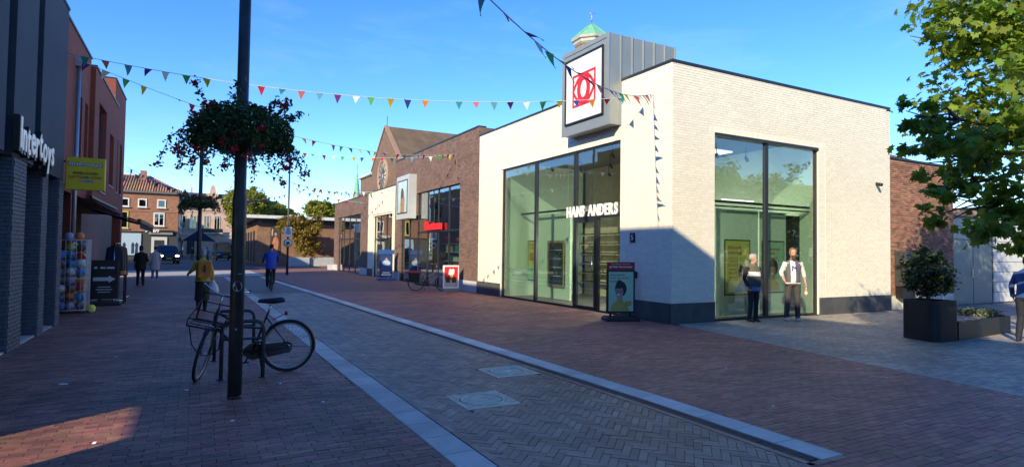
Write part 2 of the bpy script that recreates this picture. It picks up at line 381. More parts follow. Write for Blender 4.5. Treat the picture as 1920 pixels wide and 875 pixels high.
plaza_pavement = sheet('plaza_pavement', [(8.0, -6), (40, -6), (40, 12.5), (18.9, 12.5), (18.9, 10.3), (9.7, 10.3)], -.0145, joint)
a = sheet('far_left_paving', [(-6.5, NEAR), (1.7, NEAR), (1.6, 38), (-6.5, 38)], -.001, red_far); a.parent = left_pavement
a = sheet('far_right_paving', [(XR(NEAR)+.02, NEAR), (9.82, NEAR), (9.82, 48.5), (XR(38), 48.5)], -.001, red_far); a.parent = right_pavement
a = sheet('far_road_paving', [(XL(NEAR)+.2, NEAR), (XR(NEAR)-.2, NEAR), (XR(37)-.2, 37), (XL(37)+.2, 37)], -.001, road_far); a.parent = road
a = sheet('far_plaza_paving', [(19.5, -6), (40, -6), (40, 12.5), (19.5, 12.5)], -.001, grey_far); a.parent = plaza_pavement
cross_mat = pavemat('pale crossing pavers', (.55, .47, .38), (.46, .39, .32), (.2, .18, .16), .6, .3)
crossing_pavement = sheet('crossing_pavement', [(-30, 38), (4.4, 38), (4.4, 48), (-30, 48)], -.002, cross_mat)
red_cross = pavemat('red crossing pavers', (.36, .18, .13), (.28, .14, .10), (.15, .09, .07), .207, .074)
plaza_crossing_pavement = sheet('plaza_crossing_pavement', [(4.4, 38), (30, 38.02), (30, 58), (4.4, 56)], -.006, red_cross)
red_paver = M('red clinker paver', (.275, .118, .08), .62, var=.28, vs=1.1, bump=.5, bs=45, rnd=.33, hue=.018, fine=.14, spots=.4)
red_paver2 = M('worn red clinker paver', (.34, .13, .088), .62, var=.22, vs=1.0, bump=.5, bs=45, rnd=.26, hue=.016, fine=.14, spots=.4)
grey_paver = M('grey clinker paver', (.25, .19, .14), .55, var=.2, vs=1.2, bump=.5, bs=45, rnd=.28, hue=.02, fine=.14, spots=.4)
slate_paver = M('slate clinker paver', (.33, .28, .22), .6, var=.2, vs=1.0, bump=.5, bs=45, rnd=.22, hue=.012, fine=.12, spots=.4)
PL, PW, PG = .2, .067, .005
def running(x0, x1, y0, y1, lo, hi):
    """stretcher courses clipped to lo(y) .. hi(y)"""
    C = []; D = []; row = 0; y = y0
    while y < y1:
        x = x0+(random.uniform(0, .2) if row % 7 == 0 else (row % 2)*(PL+PG)/2)-.1; cy = y+PW/2; a, b = lo(cy), hi(cy)
        while x < x1:
            p, q = max(x, a), min(x+PL, b)
            if q-p > .035 and inview((p+q)/2, cy): C.append(((p+q)/2+random.uniform(-.001, .001), cy+random.uniform(-.0015, .0015), -.012+random.gauss(0, .0009))); D.append((q-p, PW, .024))
            x += PL+PG
        y += PW+PG; row += 1
    return C, D
def inview(x, y, m=1.0):
    fx = x*_f.x+y*_f.y; rx = x*_r.x+y*_r.y
    return fx > 1.5 and abs(rx) < .95*fx+m and fx > 3.0
AX = ((1, 0, 0), (0, 1, 0), (0, 0, 1))
C, D = running(-3.4, 1.9, 2.2, NEAR, lambda y: -3.4, lambda y: XL(y)-.004)
pieces('paver', 'pavers', left_pavement, C, D, np.random.normal(0, .004, len(C)), red_paver, AX)
C, D = running(1.8, 9.95, 1.2, NEAR, lambda y: XR(y)+.004 if y > 2.98 else 1.7, lambda y: min(9.82, XG(y)-.02))
pieces('paver', 'pavers', right_pavement, C, D, np.random.normal(0, .004, len(C)), red_paver2, AX)
C, D = running(8.0, 19.5, .6, 10.28, lambda y: XG(y)+.058, lambda y: 19.5)
pieces('paver', 'pavers', plaza_pavement, C, D, np.random.normal(0, .004, len(C)), slate_paver, AX)
C = []; D = []; A = []
y = .8
while y < 10.1: C.append((XG(y)+.02, y, -.010)); D.append((PW, PL, .024)); A.append(math.atan2(-.17, 1)); y += PL+PG
ca_, sa_ = math.cos(A[0]), math.sin(A[0])
o = link('border_course', box_mesh('border_course', (np.array(C), np.array([[(d[0]/2*ca_, d[0]/2*sa_, 0), (-d[1]/2*sa_, d[1]/2*ca_, 0), (0, 0, d[2]/2)] for d in D])), slate_paver), plaza_pavement); o['kind'] = 'stuff'
MH = [(2.86, 5.92, .58), (3.84, 7.17, .58)]
C = []; D = []; A = []; U = PW+PG; n = 3; ca = math.cos(R(45)); org = (3.2, 3.0); cut = MB()
def clip(poly, f):
    """part of a polygon where f >= 0"""
    out = []
    for k in range(len(poly)):
        p, q = poly[k-1], poly[k]; a, b = f(p), f(q)
        if (a >= 0) != (b >= 0): t_ = a/(a-b); out.append((p[0]+(q[0]-p[0])*t_, p[1]+(q[1]-p[1])*t_))
        if b >= 0: out.append(q)
    return out
def area(p): return abs(sum(p[k-1][0]*p[k][1]-p[k][0]*p[k-1][1] for k in range(len(p))))/2 if len(p) > 2 else 0
LIM = [lambda p: p[0]-(XL(p[1])+.368), lambda p: (XR(p[1])-.493)-p[0], lambda p: p[1]-3.015]
for i in range(-330, 330):
    for j in range(-330, 330):
        t = (i-j) % (2*n)
        if t == 0: cx, cy, a = (i+n/2)*U, (j+.5)*U, 0
        elif t == 2*n-1: cx, cy, a = (i+.5)*U, (j+n/2)*U, R(90)
        else: continue
        x = org[0]+ca*(cx-cy); y = org[1]+ca*(cx+cy)
        if not (2.9 < y < NEAR+.1 and XL(y)+.25 < x < XR(y)-.38): continue
        a += R(45)+random.gauss(0, .006); hl, hw2 = (n*U-PG)/2, PW/2; c_, s_ = math.cos(a), math.sin(a)
        poly = [(x+c_*u-s_*v, y+s_*u+c_*v) for u, v in ((-hl, -hw2), (hl, -hw2), (hl, hw2), (-hl, hw2))]; full = area(poly)
        q = poly
        for f in LIM: q = clip(q, f) if len(q) > 2 else q
        for (mx, my, ms) in MH:
            h_ = ms/2+.034
            if abs(x-mx) < h_+.12 and abs(y-my) < h_+.12 and len(q) > 2:
                fs = [lambda p: p[0]-mx-h_, lambda p: mx-h_-p[0], lambda p: p[1]-my-h_, lambda p: my-h_-p[1]]
                q = clip(q, max(fs, key=lambda f: f((x, y))))
        ar = area(q); z = random.gauss(0, .0010)
        if ar > full*.995: C.append((x, y, -.012+z)); D.append((n*U-PG, PW, .024)); A.append(a)
        elif ar > .0004: cut.prism(q, -.024, z)
pieces('paver', 'pavers', road, C, D, A, grey_paver, AX)
o = cut.build('cut_pavers', grey_paver, road); o['kind'] = 'stuff'
# border courses, gutter strip, kerb slabs, drain channel
C = []; D = []; A = []
y = 3.05
while y < NEAR:
    C.append((XL(y)+.33, y, -.008)); D.append((PW, PL, .024)); A.append(0); C.append((XR(y)-.455, y, -.008)); D.append((PW, PL, .024)); A.append(0); y += PL+PG
x = 2.2
while x < 4.85: C.append((x, 2.975, -.008)); D.append((PL, PW, .024)); A.append(0); x += PL+PG
o = link('border_course', box_mesh('border_course', (np.array(C), np.array([np.diag([d[0]/2, d[1]/2, d[2]/2]) for d in D])), grey_paver), road); o['kind'] = 'stuff'
def slab(name, parent, x0, x1, y, ln, mat, zt=.004):
    m = MB(); f = x0; g = .004; dx = -(XR(y+ln)-XR(y)) if f > 3 else .011*ln
    p = [(x0, y+g), (x1, y+g), (x1-dx, y+ln-g), (x0-dx, y+ln-g)]; e = .006
    q = [(x0+e, y+g+e), (x1-e, y+g+e), (x1-dx-e, y+ln-g-e), (x0-dx+e, y+ln-g-e)]
    vs = [(*a, -.05) for a in p]+[(*a, zt-.005) for a in p]+[(*a, zt) for a in q]; fs = [(8, 9, 10, 11)]
    for k in range(4): j = (k+1) % 4; fs += [(k, j, j+4, k+4), (k+4, j+4, j+8, k+8)]
    m.add(vs, fs); return m.build(name, mat, parent)
kerb_mat = M('blue-grey kerb concrete', (.50, .47, .42), .7, var=.14, vs=2.2, bump=.12, bs=90, rnd=.12, spots=.25)
kerb_pale = M('pale kerb concrete', (.66, .61, .52), .7, var=.14, vs=2.2, bump=.12, bs=90, rnd=.10, spots=.25)
y = 2.2
while y < 36.5: slab('gutter_slab', left_pavement, XL(y), XL(y)+.285, y, .45, kerb_mat, .006); y += .45
y = 3.0
while y < 36.5: slab('kerb_slab', right_pavement, XR(y)-.275, XR(y), y, .45, kerb_pale, .006); y += .45
ch = M('drain channel iron', (.05, .05, .05), .6, var=.2, rnd=.15)
y = 3.05
while y < 30:
    g = MB(); x = XR(y)-.40; s_ = -(XR(y+.5)-XR(y))/.5
    n_ = 20 if y < 14 else 8
    g.add([(x, y, -.001), (x+.012, y, -.001), (x+.012-s_*.5, y+.49, -.001), (x-s_*.5, y+.49, -.001)], [(0, 1, 2, 3)])
    g.add([(x+.11, y, -.001), (x+.122, y, -.001), (x+.122-s_*.5, y+.49, -.001), (x+.11-s_*.5, y+.49, -.001)], [(0, 1, 2, 3)])
    for k in range(n_):
        yy = y+.49*k/n_; xx = x-s_*(yy-y); g.box(xx+.012, xx+.11, yy, yy+.49/n_*.5, -.02, -.002)
    g.build('drain_grating', ch, road); y += .5
iron = M('worn cast iron', (.80, .69, .50), .6, metal=.0, var=.25, vs=8, bump=.2, bs=60)
iron_dark = M('dark cast iron', (.03, .03, .03), .7, var=.2)
for k, (x, y, s_) in enumerate(MH):
    t = thing('manhole_cover', ['square slotted iron manhole cover nearer the lamp post, in grey herringbone road', 'square slotted iron manhole cover farther off, beside the drain channel'][k], 'manhole cover', (x, y, 0), 0, 'manhole covers in the road')
    h = s_/2; fr = MB()
    fr.box(-h-.03, h+.03, -h-.03, h+.03, -.02, -.006); fr.build('bed', iron_dark, t)
    fr = MB()
    for a in (-1, 1): fr.box(-h-.03, h+.03, a*(h+.015)-.012, a*(h+.015)+.012, -.006, .003); fr.box(a*(h+.015)-.012, a*(h+.015)+.012, -h, h, -.006, .0025)
    fr.build('frame', iron, t)
    tr = MB(); tr.torus((0, 0, -.003), (0, 0, 1), .235, .016, 40, 6); tr.build('cover_ring', iron, t)
    br = MB(); rr = .212; i = 0; yy = -h+.012
    while yy < h-.01:
        dx = math.sqrt(max(rr*rr-yy*yy, 0)); segs = []
        if dx > 0.02: segs = [(-h, -math.sqrt(max(.26**2-yy*yy, 0))), (-dx, dx), (math.sqrt(max(.26**2-yy*yy, 0)), h)]
        elif abs(yy) < .262: segs = [(-h, -math.sqrt(max(.26**2-yy*yy, 0))), (math.sqrt(max(.26**2-yy*yy, 0)), h)]
        else: segs = [(-h, h)]
        for (p, q) in segs:
            if q-p > .015: br.box(p, q, yy, yy+.015, -.006, .001)
        yy += .030
    br.box(-.05, .05, -.035, .035, -.006, .0025); br.build('slotted_grid', iron, t)
# a few scraps of paper lying about
paper = M('white paper', (.75, .75, .75), .8)
SCR = [(-1.35, 8.7, .09), (-.05, 7.75, .035), (.35, 6.2, .03), (.95, 7.65, .035), (1.25, 6.55, .035), (2.35, 9.2, .03), (6.5, 9.2, .03), (5.6, 4.3, .03), (6.8, 6.0, .03), (-.7, 6.0, .03), (-1.0, 10.5, .03), (.35, 11.4, .03), (3.0, 8.2, .03), (8.3, 4.6, .03)]
LBL = ['crumpled white paper strip on dark red pavers before the shop', 'tiny paper scrap just before the bicycle front wheel', 'tiny paper scrap on red pavers beyond the lamp post foot', 'tiny paper scrap below the bicycle rear wheel', 'tiny paper scrap close to the gutter slabs near the lamp post', 'tiny paper scrap on the herringbone road behind both covers', 'tiny paper scrap on red pavers toward the white shop', 'tiny paper scrap on red pavers beside the kerb end', 'tiny paper scrap on red pavers in mid pavement', 'tiny paper scrap on the pavers at the very front', 'tiny paper scrap on dark pavers toward the shop doorway', 'tiny paper scrap behind the bicycle rack', 'tiny paper scrap on the road beside the slotted covers', 'tiny paper scrap where red and grey paving meet']
for (x, y, s_), lb in zip(SCR, LBL):
    m = MB(); k = 7
    ring = [(s_*random.uniform(.6, 1)*math.cos(2*math.pi*i/k)*.7, s_*random.uniform(.3, .6)*math.sin(2*math.pi*i/k), .004+random.uniform(0, .012)) for i in range(k)]
    m.add(ring+[(0, 0, .018)]+[(p[0], p[1], .002) for p in ring], [(i, (i+1) % k, k) for i in range(k)]+[(i, k+1+i, k+1+(i+1) % k, (i+1) % k) for i in range(k)])
    o = m.build('paper_scrap', paper, None, (x, y, 0)); prop(o, lb, 'litter', 'paper scraps on the paving')
# ------------------------------------------------------------------ white brick corner shop
FX, FY, EX, EY, HT = 9.85, 10.31, 18.87, 21.02, 6.21
shop = thing('corner_shop', 'white painted brick corner shop with tall glazing and zinc sign tower', 'shop building', (FX, FY, 0))
def shopchild(o): return o
def part(mb, name, mat, parent):
    o = mb.build(name, mat, parent); return o
# the thing's Empty stays at the corner; parts use world coordinates through an inverse
def at_world(o, root): o.matrix_parent_inverse = Matrix.Translation(root.location).inverted(); return o
def W(mb, name, mat, root): return at_world(mb.build(name, mat, root), root)
T0 = .24
O1 = (12.22, 19.05, 0.0, 4.66); O2 = (11.27, 15.35, 0.0, 4.68)
wall = MB()
def wall_x(m, x0, x1, y0, y1, z0, z1, op):
    (a, b, c, d) = op
    m.box(x0, x1, y0, a, z0, z1); m.box(x0, x1, b, y1, z0, z1); m.box(x0, x1, a, b, d, z1)
def wall_y(m, y0, y1, x0, x1, z0, z1, op):
    (a, b, c, d) = op
    m.box(x0, a, y0, y1, z0, z1); m.box(b, x1, y0, y1, z0, z1); m.box(a, b, y0, y1, d, z1)
B1 = (O1[0]-.22, O1[1]+.45, 0, O1[3]+.22); B2 = (O2[0]-.22, O2[1]+.30, 0, O2[3]+.2)   # shallow recessed borders
wall_x(wall, FX+.003, FX+T0, FY+.003, EY, .02, HT, (O1[0]+0, O1[1], 0, O1[3]))
wall_y(wall, FY+.003, FY+T0, FX+T0+.001, EX, .02, HT, (O2[0], O2[1], 0, O2[3]))
wall.box(EX-T0, EX-.001, FY+T0+.001, EY, .02, HT); wall.box(FX+T0, EX-T0, EY-T0, EY-.001, .02, HT)
wallo = W(wall, 'wall', white_core, shop)
class NP: pass
# bricks are sub-parts of the wall
def brick_score(C): return np.linalg.norm(C-CAMP, axis=1)
def bricks_on(root_wall, *a, **k):
    return brick_face(root_wall, *a, **k)
bw_open1 = [(B1[0], B1[1], 0, B1[3])]; bw_open2 = [(B2[0], B2[1], 0, B2[3])]
wall_holder = wallo
brick_face(wall_holder, (FX, 0, 0), (0, 1, 0), (-1, 0, 0), FY+.002, EY-.02, .485, HT, white_brick, bw_open1, best=300, dep=.0045, jit=.0006, gap=.009, bh=.0535)
brick_face(wall_holder, (0, FY, 0), (1, 0, 0), (0, -1, 0), FX+.002, EX-.01, .485, HT, white_brick, bw_open2, best=300, dep=.0045, jit=.0006, gap=.009, bh=.0535)
# recessed soldier borders round the openings
C = []; D = []
def soldier_x(a, b, z0, zt, zs):
    pass
def border(face, B, O):
    C = []; D = []; dp = .012
    u = B[0]
    while u < B[1]-.02:                       # soldier course over the opening
        C.append((u+.026, (O[3]+B[3])/2)); D.append((.052, B[3]-O[3]-.008)); u += .0625
    z = .49
    while z+.053 < O[3]:
        for (a, b) in ((B[0], O[0]), (O[1], B[1])): C.append(((a+b)/2, z+.026)); D.append((b-a-.008, .0515))
        z += .0625
    if face == 'x':
        CC = np.array([(FX+.0065, c[0], c[1]) for c in C]); ax = ((0, -1, 0), (0, 0, 1), (-1, 0, 0))
    else:
        CC = np.array([(c[0], FY+.0065, c[1]) for c in C]); ax = ((1, 0, 0), (0, 0, 1), (0, -1, 0))
    A = np.array([[np.array(ax[0])*d[0]/2, np.array(ax[1])*d[1]/2, np.array(ax[2])*dp/2] for d in D])
    o = link('border_bricks', box_mesh('border_bricks', (CC, A), white_brick), wall_holder); o['kind'] = 'stuff'
border('x', B1, O1); border('y', B2, O2)
for ch in wallo.children:
    if ch.name.startswith(('brickwork', 'border')): at_world(ch, shop) if False else None
# plinth slabs
pl_stone = M('grey flamed stone slab', (.075, .077, .080), .6, var=.22, vs=4, bump=.06, bs=120, rnd=.12)  # same grey stone for all plinth slabs of this shop
for (a, b) in ((FY+.03, O1[0]), (O1[1]+.02, EY)):
    n = max(1, round((b-a)/.62)); s_ = (b-a)/n
    for i in range(n): W(MB().box(FX-.028, FX+.01, a+i*s_+.003, a+(i+1)*s_-.003, 0, .478), 'plinth_slab', pl_stone, shop)
for (a, b) in ((FX-.028, O2[0]), (O2[1]+.02, EX)):
    n = max(1, round((b-a)/.58)); s_ = (b-a)/n
    for i in range(n): W(MB().box(a+i*s_+.003, a+(i+1)*s_-.003, FY-.028, FY+.01, 0, .478), 'plinth_slab', pl_stone, shop)
cp = MB(); cp.box(FX-.03, FX+.3, FY-.03, EY, HT+.001, HT+.062); cp.box(FX+.3, EX, FY-.03, FY+.3, HT+.001, HT+.062); cp.box(EX-.3, EX+.02, FY+.3, EY, HT+.001, HT+.062)
cp.box(FX+.3, EX-.3, EY-.3, EY, HT+.001, HT+.062)
W(cp, 'roof_coping', dark_metal, shop)
W(MB().box(FX+.25, EX-.25, FY+.25, EY-.25, HT-.5, HT-.4), 'flat_roof', M('roof felt', (.05, .05, .05), .9), shop)
# glazing, street side
def frame_x(x, y0, y1, z0, z1, t=.06, d=.09, m=None):
    m = m or MB(); m.box(x, x+d, y0, y0+t, z0, z1); m.box(x, x+d, y1-t, y1, z0, z1); m.box(x, x+d, y0+t, y1-t, z1-t, z1); m.box(x, x+d, y0+t, y1-t, z0, z0+t); return m
def frame_y(y, x0, x1, z0, z1, t=.06, d=.09, m=None):
    m = m or MB(); m.box(x0, x0+t, y, y+d, z0, z1); m.box(x1-t, x1, y, y+d, z0, z1); m.box(x0+t, x1-t, y, y+d, z1-t, z1); m.box(x0+t, x1-t, y, y+d, z0, z0+t); return m
GX = FX+.05
def win_x(y0, y1, z0, z1, t=.055, name='window'):
    o = W(frame_x(GX, y0, y1, z0, z1, t), name, dark_metal, shop)
    p = MB().box(GX+.04, GX+.05, y0+t, y1-t, z0+t, z1-t).build('pane', glass, o); return o
win_x(16.70, 19.05, .0, 4.66); win_x(14.40, 16.69, .0, 4.66, .065)
win_x(12.22, 14.39, 2.72, 4.66); win_x(12.22, 13.30, .0, 2.71, .05)
# door leaf of the entrance
d = W(frame_x(GX-.01, 13.32, 14.38, .02, 2.62, .10, .07), 'door', dark_metal, shop)
MB().box(GX+.03, GX+.04, 13.42, 14.28, .12, 2.52).build('pane', glass, d)
MB().cyl((GX-.06, 13.46, .95), (GX-.06, 13.46, 1.55), .012).build('handle', chrome, d)
W(MB().box(GX-.02, GX+.07, 12.22, 14.39, 2.625, 2.715), 'transom', dark_metal, shop)
for (y0, y1, z0, z1, f) in ():
    pass
GY = FY+.05
def win_y(x0, x1, z0, z1, t=.055):
    o = W(frame_y(GY, x0, x1, z0, z1, t), 'window', dark_metal, shop)
    MB().box(x0+t, x1-t, GY+.04, GY+.05, z0+t, z1-t).build('pane', glass, o); return o
win_y(11.27, 13.25, .0, 4.68); win_y(13.26, 15.35, .0, 4.68)
W(MB().box(11.27, 15.35, FY-.012, FY+.05, 4.60, 4.675), 'window_head', dark_metal, shop)
# shop name in solid letters
sg = W(MB().box(GX-.03, GX-.02, 12.3, 14.6, 2.79, 2.83), 'sign_rail', dark_metal, shop)
letters('HANS ANDERS', print_white, sg, (GX-.03, 14.74, 2.70), (0, -1, 0), (0, 0, 1), 2.42, .31, .035, .028, .10)
# zinc sign tower with the eye emblem
tw = MB(); SX = 9.44; y0, y1, z0, z1, xe = 12.2, 14.40, 5.04, 7.45, 11.76
tw.box(SX, FX-.03, y0, y1, z0, z1); tw.box(FX-.03, xe, y0, y1, HT+.065, z1)
two = W(tw, 'sign_tower', zinc, shop)
for i in range(6):
    x = 9.82+i*.386
    MB().box(x-.012, x+.012, y0-.028, y0-.001, 5.04 if i == 0 else HT+.07, z1+.02).build('standing_seam', zinc, two)
for b in ((SX-.02, SX-.001, y0-.02, y0+.10, z0-.02, z1+.02), (SX-.02, SX-.001, y1-.10, y1+.02, z0-.02, z1+.02), (SX-.02, SX-.001, y0+.10, y1-.10, z1-.10, z1+.02), (SX-.02, SX-.001, y0+.10, y1-.10, z0-.02, z0+.10)):
    MB().box(*b).build('edge_trim', zinc, two)
P0, P1, Q0, Q1 = y0+.27, y1-.22, z0+.33, z1-.30
fr = frame_x(SX-.05, P0-.05, P1+.05, Q0-.05, Q1+.05, .05, .048); fr.build('sign_frame', black_metal, two)
MB().box(SX-.025, SX-.002, P0, P1, Q0, Q1).build('sign_face', M('light box face', (.74, .74, .73), .35, var=.01), two)
ox, oz = 13.30, (Q0+Q1)/2-.03; em = MB(); XF = SX-.032; hw, hh = .545, .46
def q_ring(outer, inner, n, XF=XF):
    vs = [(XF, ox-p[0], oz+p[1]) for p in outer]+[(XF, ox-p[0], oz+p[1]) for p in inner]
    em.add(vs, [(i, (i+1) % n, (i+1) % n+n, i+n) for i in range(n)])
    em.add([(x-.006, y, z) for x, y, z in vs], [(i+n, (i+1) % n+n, (i+1) % n, i) for i in range(n)])
q_ring([(-hw, -hh), (hw, -hh), (hw, hh), (-hw, hh)], [(-hw+.065, -hh+.06), (hw-.065, -hh+.06), (hw-.065, hh-.06), (-hw+.065, hh-.06)], 4)
def lens(a, b, n=32): return [(a*x, math.copysign(b*(1-x*x)**.9, math.sin(t))) for t, x in [(2*math.pi*i/n, math.cos(2*math.pi*i/n)) for i in range(n)]]
q_ring(lens(.54, .455), lens(.46, .345), 32, XF-.007)
q_ring(ell(0, 0, .30, .41, 32), ell(0, 0, .155, .25, 32), 32, XF-.014)
em.build('eye_emblem', red_paint, two)
# interior
rm = MB(); X0, X1, Y0, Y1, ZC = FX+.25, EX-.25, FY+.25, EY-.25, 4.95
W(MB().box(X0, X1, Y0, Y1, -.05, .012), 'floor', M('grey vinyl floor', (.18, .18, .17), .45), shop)
W(MB().box(X0, X1, Y0, Y1, ZC, ZC+.1), 'ceiling', M('ceiling board', (.15, .165, .145), .8), shop)
W(MB().box(X0, 13.6, 19.2, 19.3, .012, ZC), 'partition_wall', mint, shop)
W(MB().box(13.7, 13.8, 15.2, 19.2, .012, ZC), 'partition_wall', M('warm back wall', (.55, .48, .38), .7), shop)
W(MB().box(15.62, 15.7, FY+.26, 15.2, .012, ZC), 'partition_wall', mint, shop)
W(MB().box(12.6, 15.6, 15.1, 15.2, .012, ZC), 'partition_wall', M('brown fitting', (.20, .17, .14), .7), shop)
for (x0, x1, yy) in ((12.02, 13.64, 10.95), (13.82, 14.95, 11.05)):
    W(MB().box(x0, x1, yy, yy+.08, .03, 2.86), 'display_panel', mint, shop)
W(MB().box(15.0, 15.58, 11.06, 11.12, .03, 2.80), 'dark_opening_panel', M('painted opening shade', (.02, .02, .02), .7), shop)  # solid black panel; the darkness of an opening is put into its colour
bm = MB(); bm.box(11.2, 15.6, 10.75, 10.82, 3.0, 3.06); bm.box(11.2, 15.6, 10.75, 10.82, 2.9, 2.93); W(bm, 'lamp_rail', black_metal, shop)
W(MB().box(12.0, 13.2, 10.72, 10.76, 3.07, 3.10), 'strip_lamp', M('lamp tube', (.9, .9, .85), .5, emit=1.2), shop)
for (y0_, y1_, h_) in ((16.4, 18.55, 3.0),):
    W(MB().box(11.1, 11.18, y0_, y1_, .03, h_), 'display_panel', mint, shop)
W(MB().box(10.7, 10.76, 12.3, 19.1, 3.02, 3.08), 'lamp_rail', black_metal, shop)
for i in range(4):
    for j in range(4):
        x, y = 10.9+i*1.25, 12.2+j*1.7
        W(MB().tube([(x, y, 4.94), (x, y, 4.62)], .012, 6).tube([(x-.02, y, 4.62), (x+.05, y-.04, 4.48)], .045, 8), 'ceiling_spot', black_metal, shop)
W(MB().box(10.9, 15.0, 13.0, 13.5, 4.90, 4.945), 'light_panel', M('lit panel', (.9, .9, .85), .5, emit=.9), shop)
# screens and posters behind the glass
poster_y = M('yellow green poster', (.52, .56, .12), .5, var=.05); poster_g = M('mint poster', (.36, .62, .40), .5, var=.05); txt_red = M('rust red print', (.35, .05, .02), .5)
hairp = M('dark hair print', (.03, .025, .03), .6); facep = M('face print', (.42, .27, .21), .6); bluep = M('blue print', (.12, .25, .5), .6); ochre = M('ochre print', (.50, .36, .08), .6)
def portrait(root, o, r, u, s, top=ochre, tall=True):
    flat('portrait_shoulders', top, root, [(-.30*s, 0), (.30*s, 0), (.24*s, .22*s), (.10*s, .30*s), (.08*s, .42*s), (-.08*s, .42*s), (-.10*s, .30*s), (-.24*s, .22*s)], o, r, u, .003)
    flat('portrait_hair', hairp, root, ell(.03*s, .68*s, .19*s, .24*s, 14), o, r, u, .0035)
    flat('portrait_face', facep, root, ell(-.02*s, .58*s, .13*s, .19*s, 14), o, r, u, .0045)
    flat('portrait_neck', facep, root, [(-.06*s, .30*s), (.07*s, .30*s), (.07*s, .45*s), (-.06*s, .45*s)], o, r, u, .004)
    for gx in (-.085, .035): flat('portrait_glasses', hairp, root, ell(gx*s, .60*s, .05*s, .04*s, 12), o, r, u, .0052); flat('portrait_lens', facep, root, ell(gx*s, .60*s, .036*s, .028*s, 10), o, r, u, .0060)
    flat('portrait_fringe', hairp, root, [(-.14*s, .70*s), (0, .68*s), (.12*s, .74*s), (.06*s, .92*s), (-.04*s, .97*s), (-.12*s, .86*s)], o, r, u, .0050)
    flat('portrait_mouth', print_white, root, ell(-.05*s, .49*s, .05*s, .02*s, 8), o, r, u, .0055)
def poster(label, org, r, u, w, h, mat, lines, group=None):
    t = thing('poster_case', label, 'poster', org, 0, group); r, u = Vector(r), Vector(u); n = r.cross(u)
    m = MB(); a = -.06
    def slabx(p, q, s0, s1, d0, d1): 
        vs = [r*x+u*y+n*z for z in (d0, d1) for (x, y) in ((p, s0), (q, s0), (q, s1), (p, s1))]; m.add(vs, [(3, 2, 1, 0), (4, 5, 6, 7), (0, 1, 5, 4), (1, 2, 6, 5), (2, 3, 7, 6), (3, 0, 4, 7)])
    slabx(-.035, w+.035, -.035, h+.035, -.06, -.008); m.build('case', black_metal, t)
    m = MB(); slabx(0, w, 0, h, -.008, 0); m.build('sheet', mat, t)
    for (s, x, y, tw_, th) in lines: text(s, txt_red, t, r*x+u*y+n*.002, r, u, tw_, th, .002, .012)
    return t
pt = poster('yellow poster with boxed offers and a smiling woman, behind the older man', (12.36, 10.93, .60), (1, 0, 0), (0, 0, 1), .92, 1.42, poster_y, [('Stralend', .08, 1.20, .50, .10), ('voordeel', .08, 1.06, .54, .10), ('3=1', .16, .83, .2, .1), ('50% korting', .13, .62, .26, .06), ('Gratis meting', .13, .41, .27, .06)], 'poster cases in the corner window')
for zz in (.36, .57, .78):
    m = MB(); m.box(.08, .44, -.0045, -.0015, zz, zz+.012); m.box(.08, .44, -.0045, -.0015, zz+.178, zz+.19); m.box(.08, .092, -.0045, -.0015, zz+.012, zz+.178); m.box(.428, .44, -.0045, -.0015, zz+.012, zz+.178); m.build('offer_box', txt_red, pt)
portrait(pt, (.60, 0, .06), (1, 0, 0), (0, 0, 1), .75, bluep)
pt2 = poster('mint poster with a dark-haired face, half hidden beside the bearded man', (13.95, 11.03, .62), (1, 0, 0), (0, 0, 1), .88, 1.40, poster_g, [('Iedereen', .30, 1.16, .42, .08), ('ons', .30, 1.04, .2, .07), ('aantal', .30, .92, .3, .07)], 'poster cases in the corner window')
portrait(pt2, (.42, 0, .04), (1, 0, 0), (0, 0, 1), .95, ochre)
poster('dark wall cabinet with gold frame behind the shopfront glass', (11.04, 17.66, .52), (0, -1, 0), (0, 0, 1), .95, 1.46, M('dark cabinet glass', (.03, .05, .045), .2), [], None)
_c = [o for o in bpy.data.objects if o.get('label', '').startswith('dark wall cabinet')][0]
gold = M('gold frame', (.42, .34, .14), .45, metal=.3); m = MB()
for b_ in ((-.06, 0, 0, 1.46), (.95, 1.01, 0, 1.46), (-.06, 1.01, 1.46, 1.54), (-.06, 1.01, -.08, 0)): m.box(-.02, .0, -b_[0], -b_[1], b_[2], b_[3])
m.build('gold_frame', gold, _c)
for i in range(4): MB().box(-.006, -.002, -.85, -.1, .3+i*.3, .315+i*.3).build('shelf', shelf_m if 'shelf_m' in globals() else print_white, _c)
pt3 = poster('orange and green poster strip on the panel at the shopfront far window', (11.05, 19.1, .62), (0, -1, 0), (0, 0, 1), .5, 1.42, poster_y, [('Stralend', .05, 1.26, .38, .08), ('voordeel', .05, 1.14, .4, .08), ('VOORDEEL', .08, .7, .3, .3)], None)
flat('poster_foot', poster_g, pt3, [(0, 0), (.5, 0), (.5, .5), (0, .5)], (0, 0, 0), (0, -1, 0), (0, 0, 1), .0025)
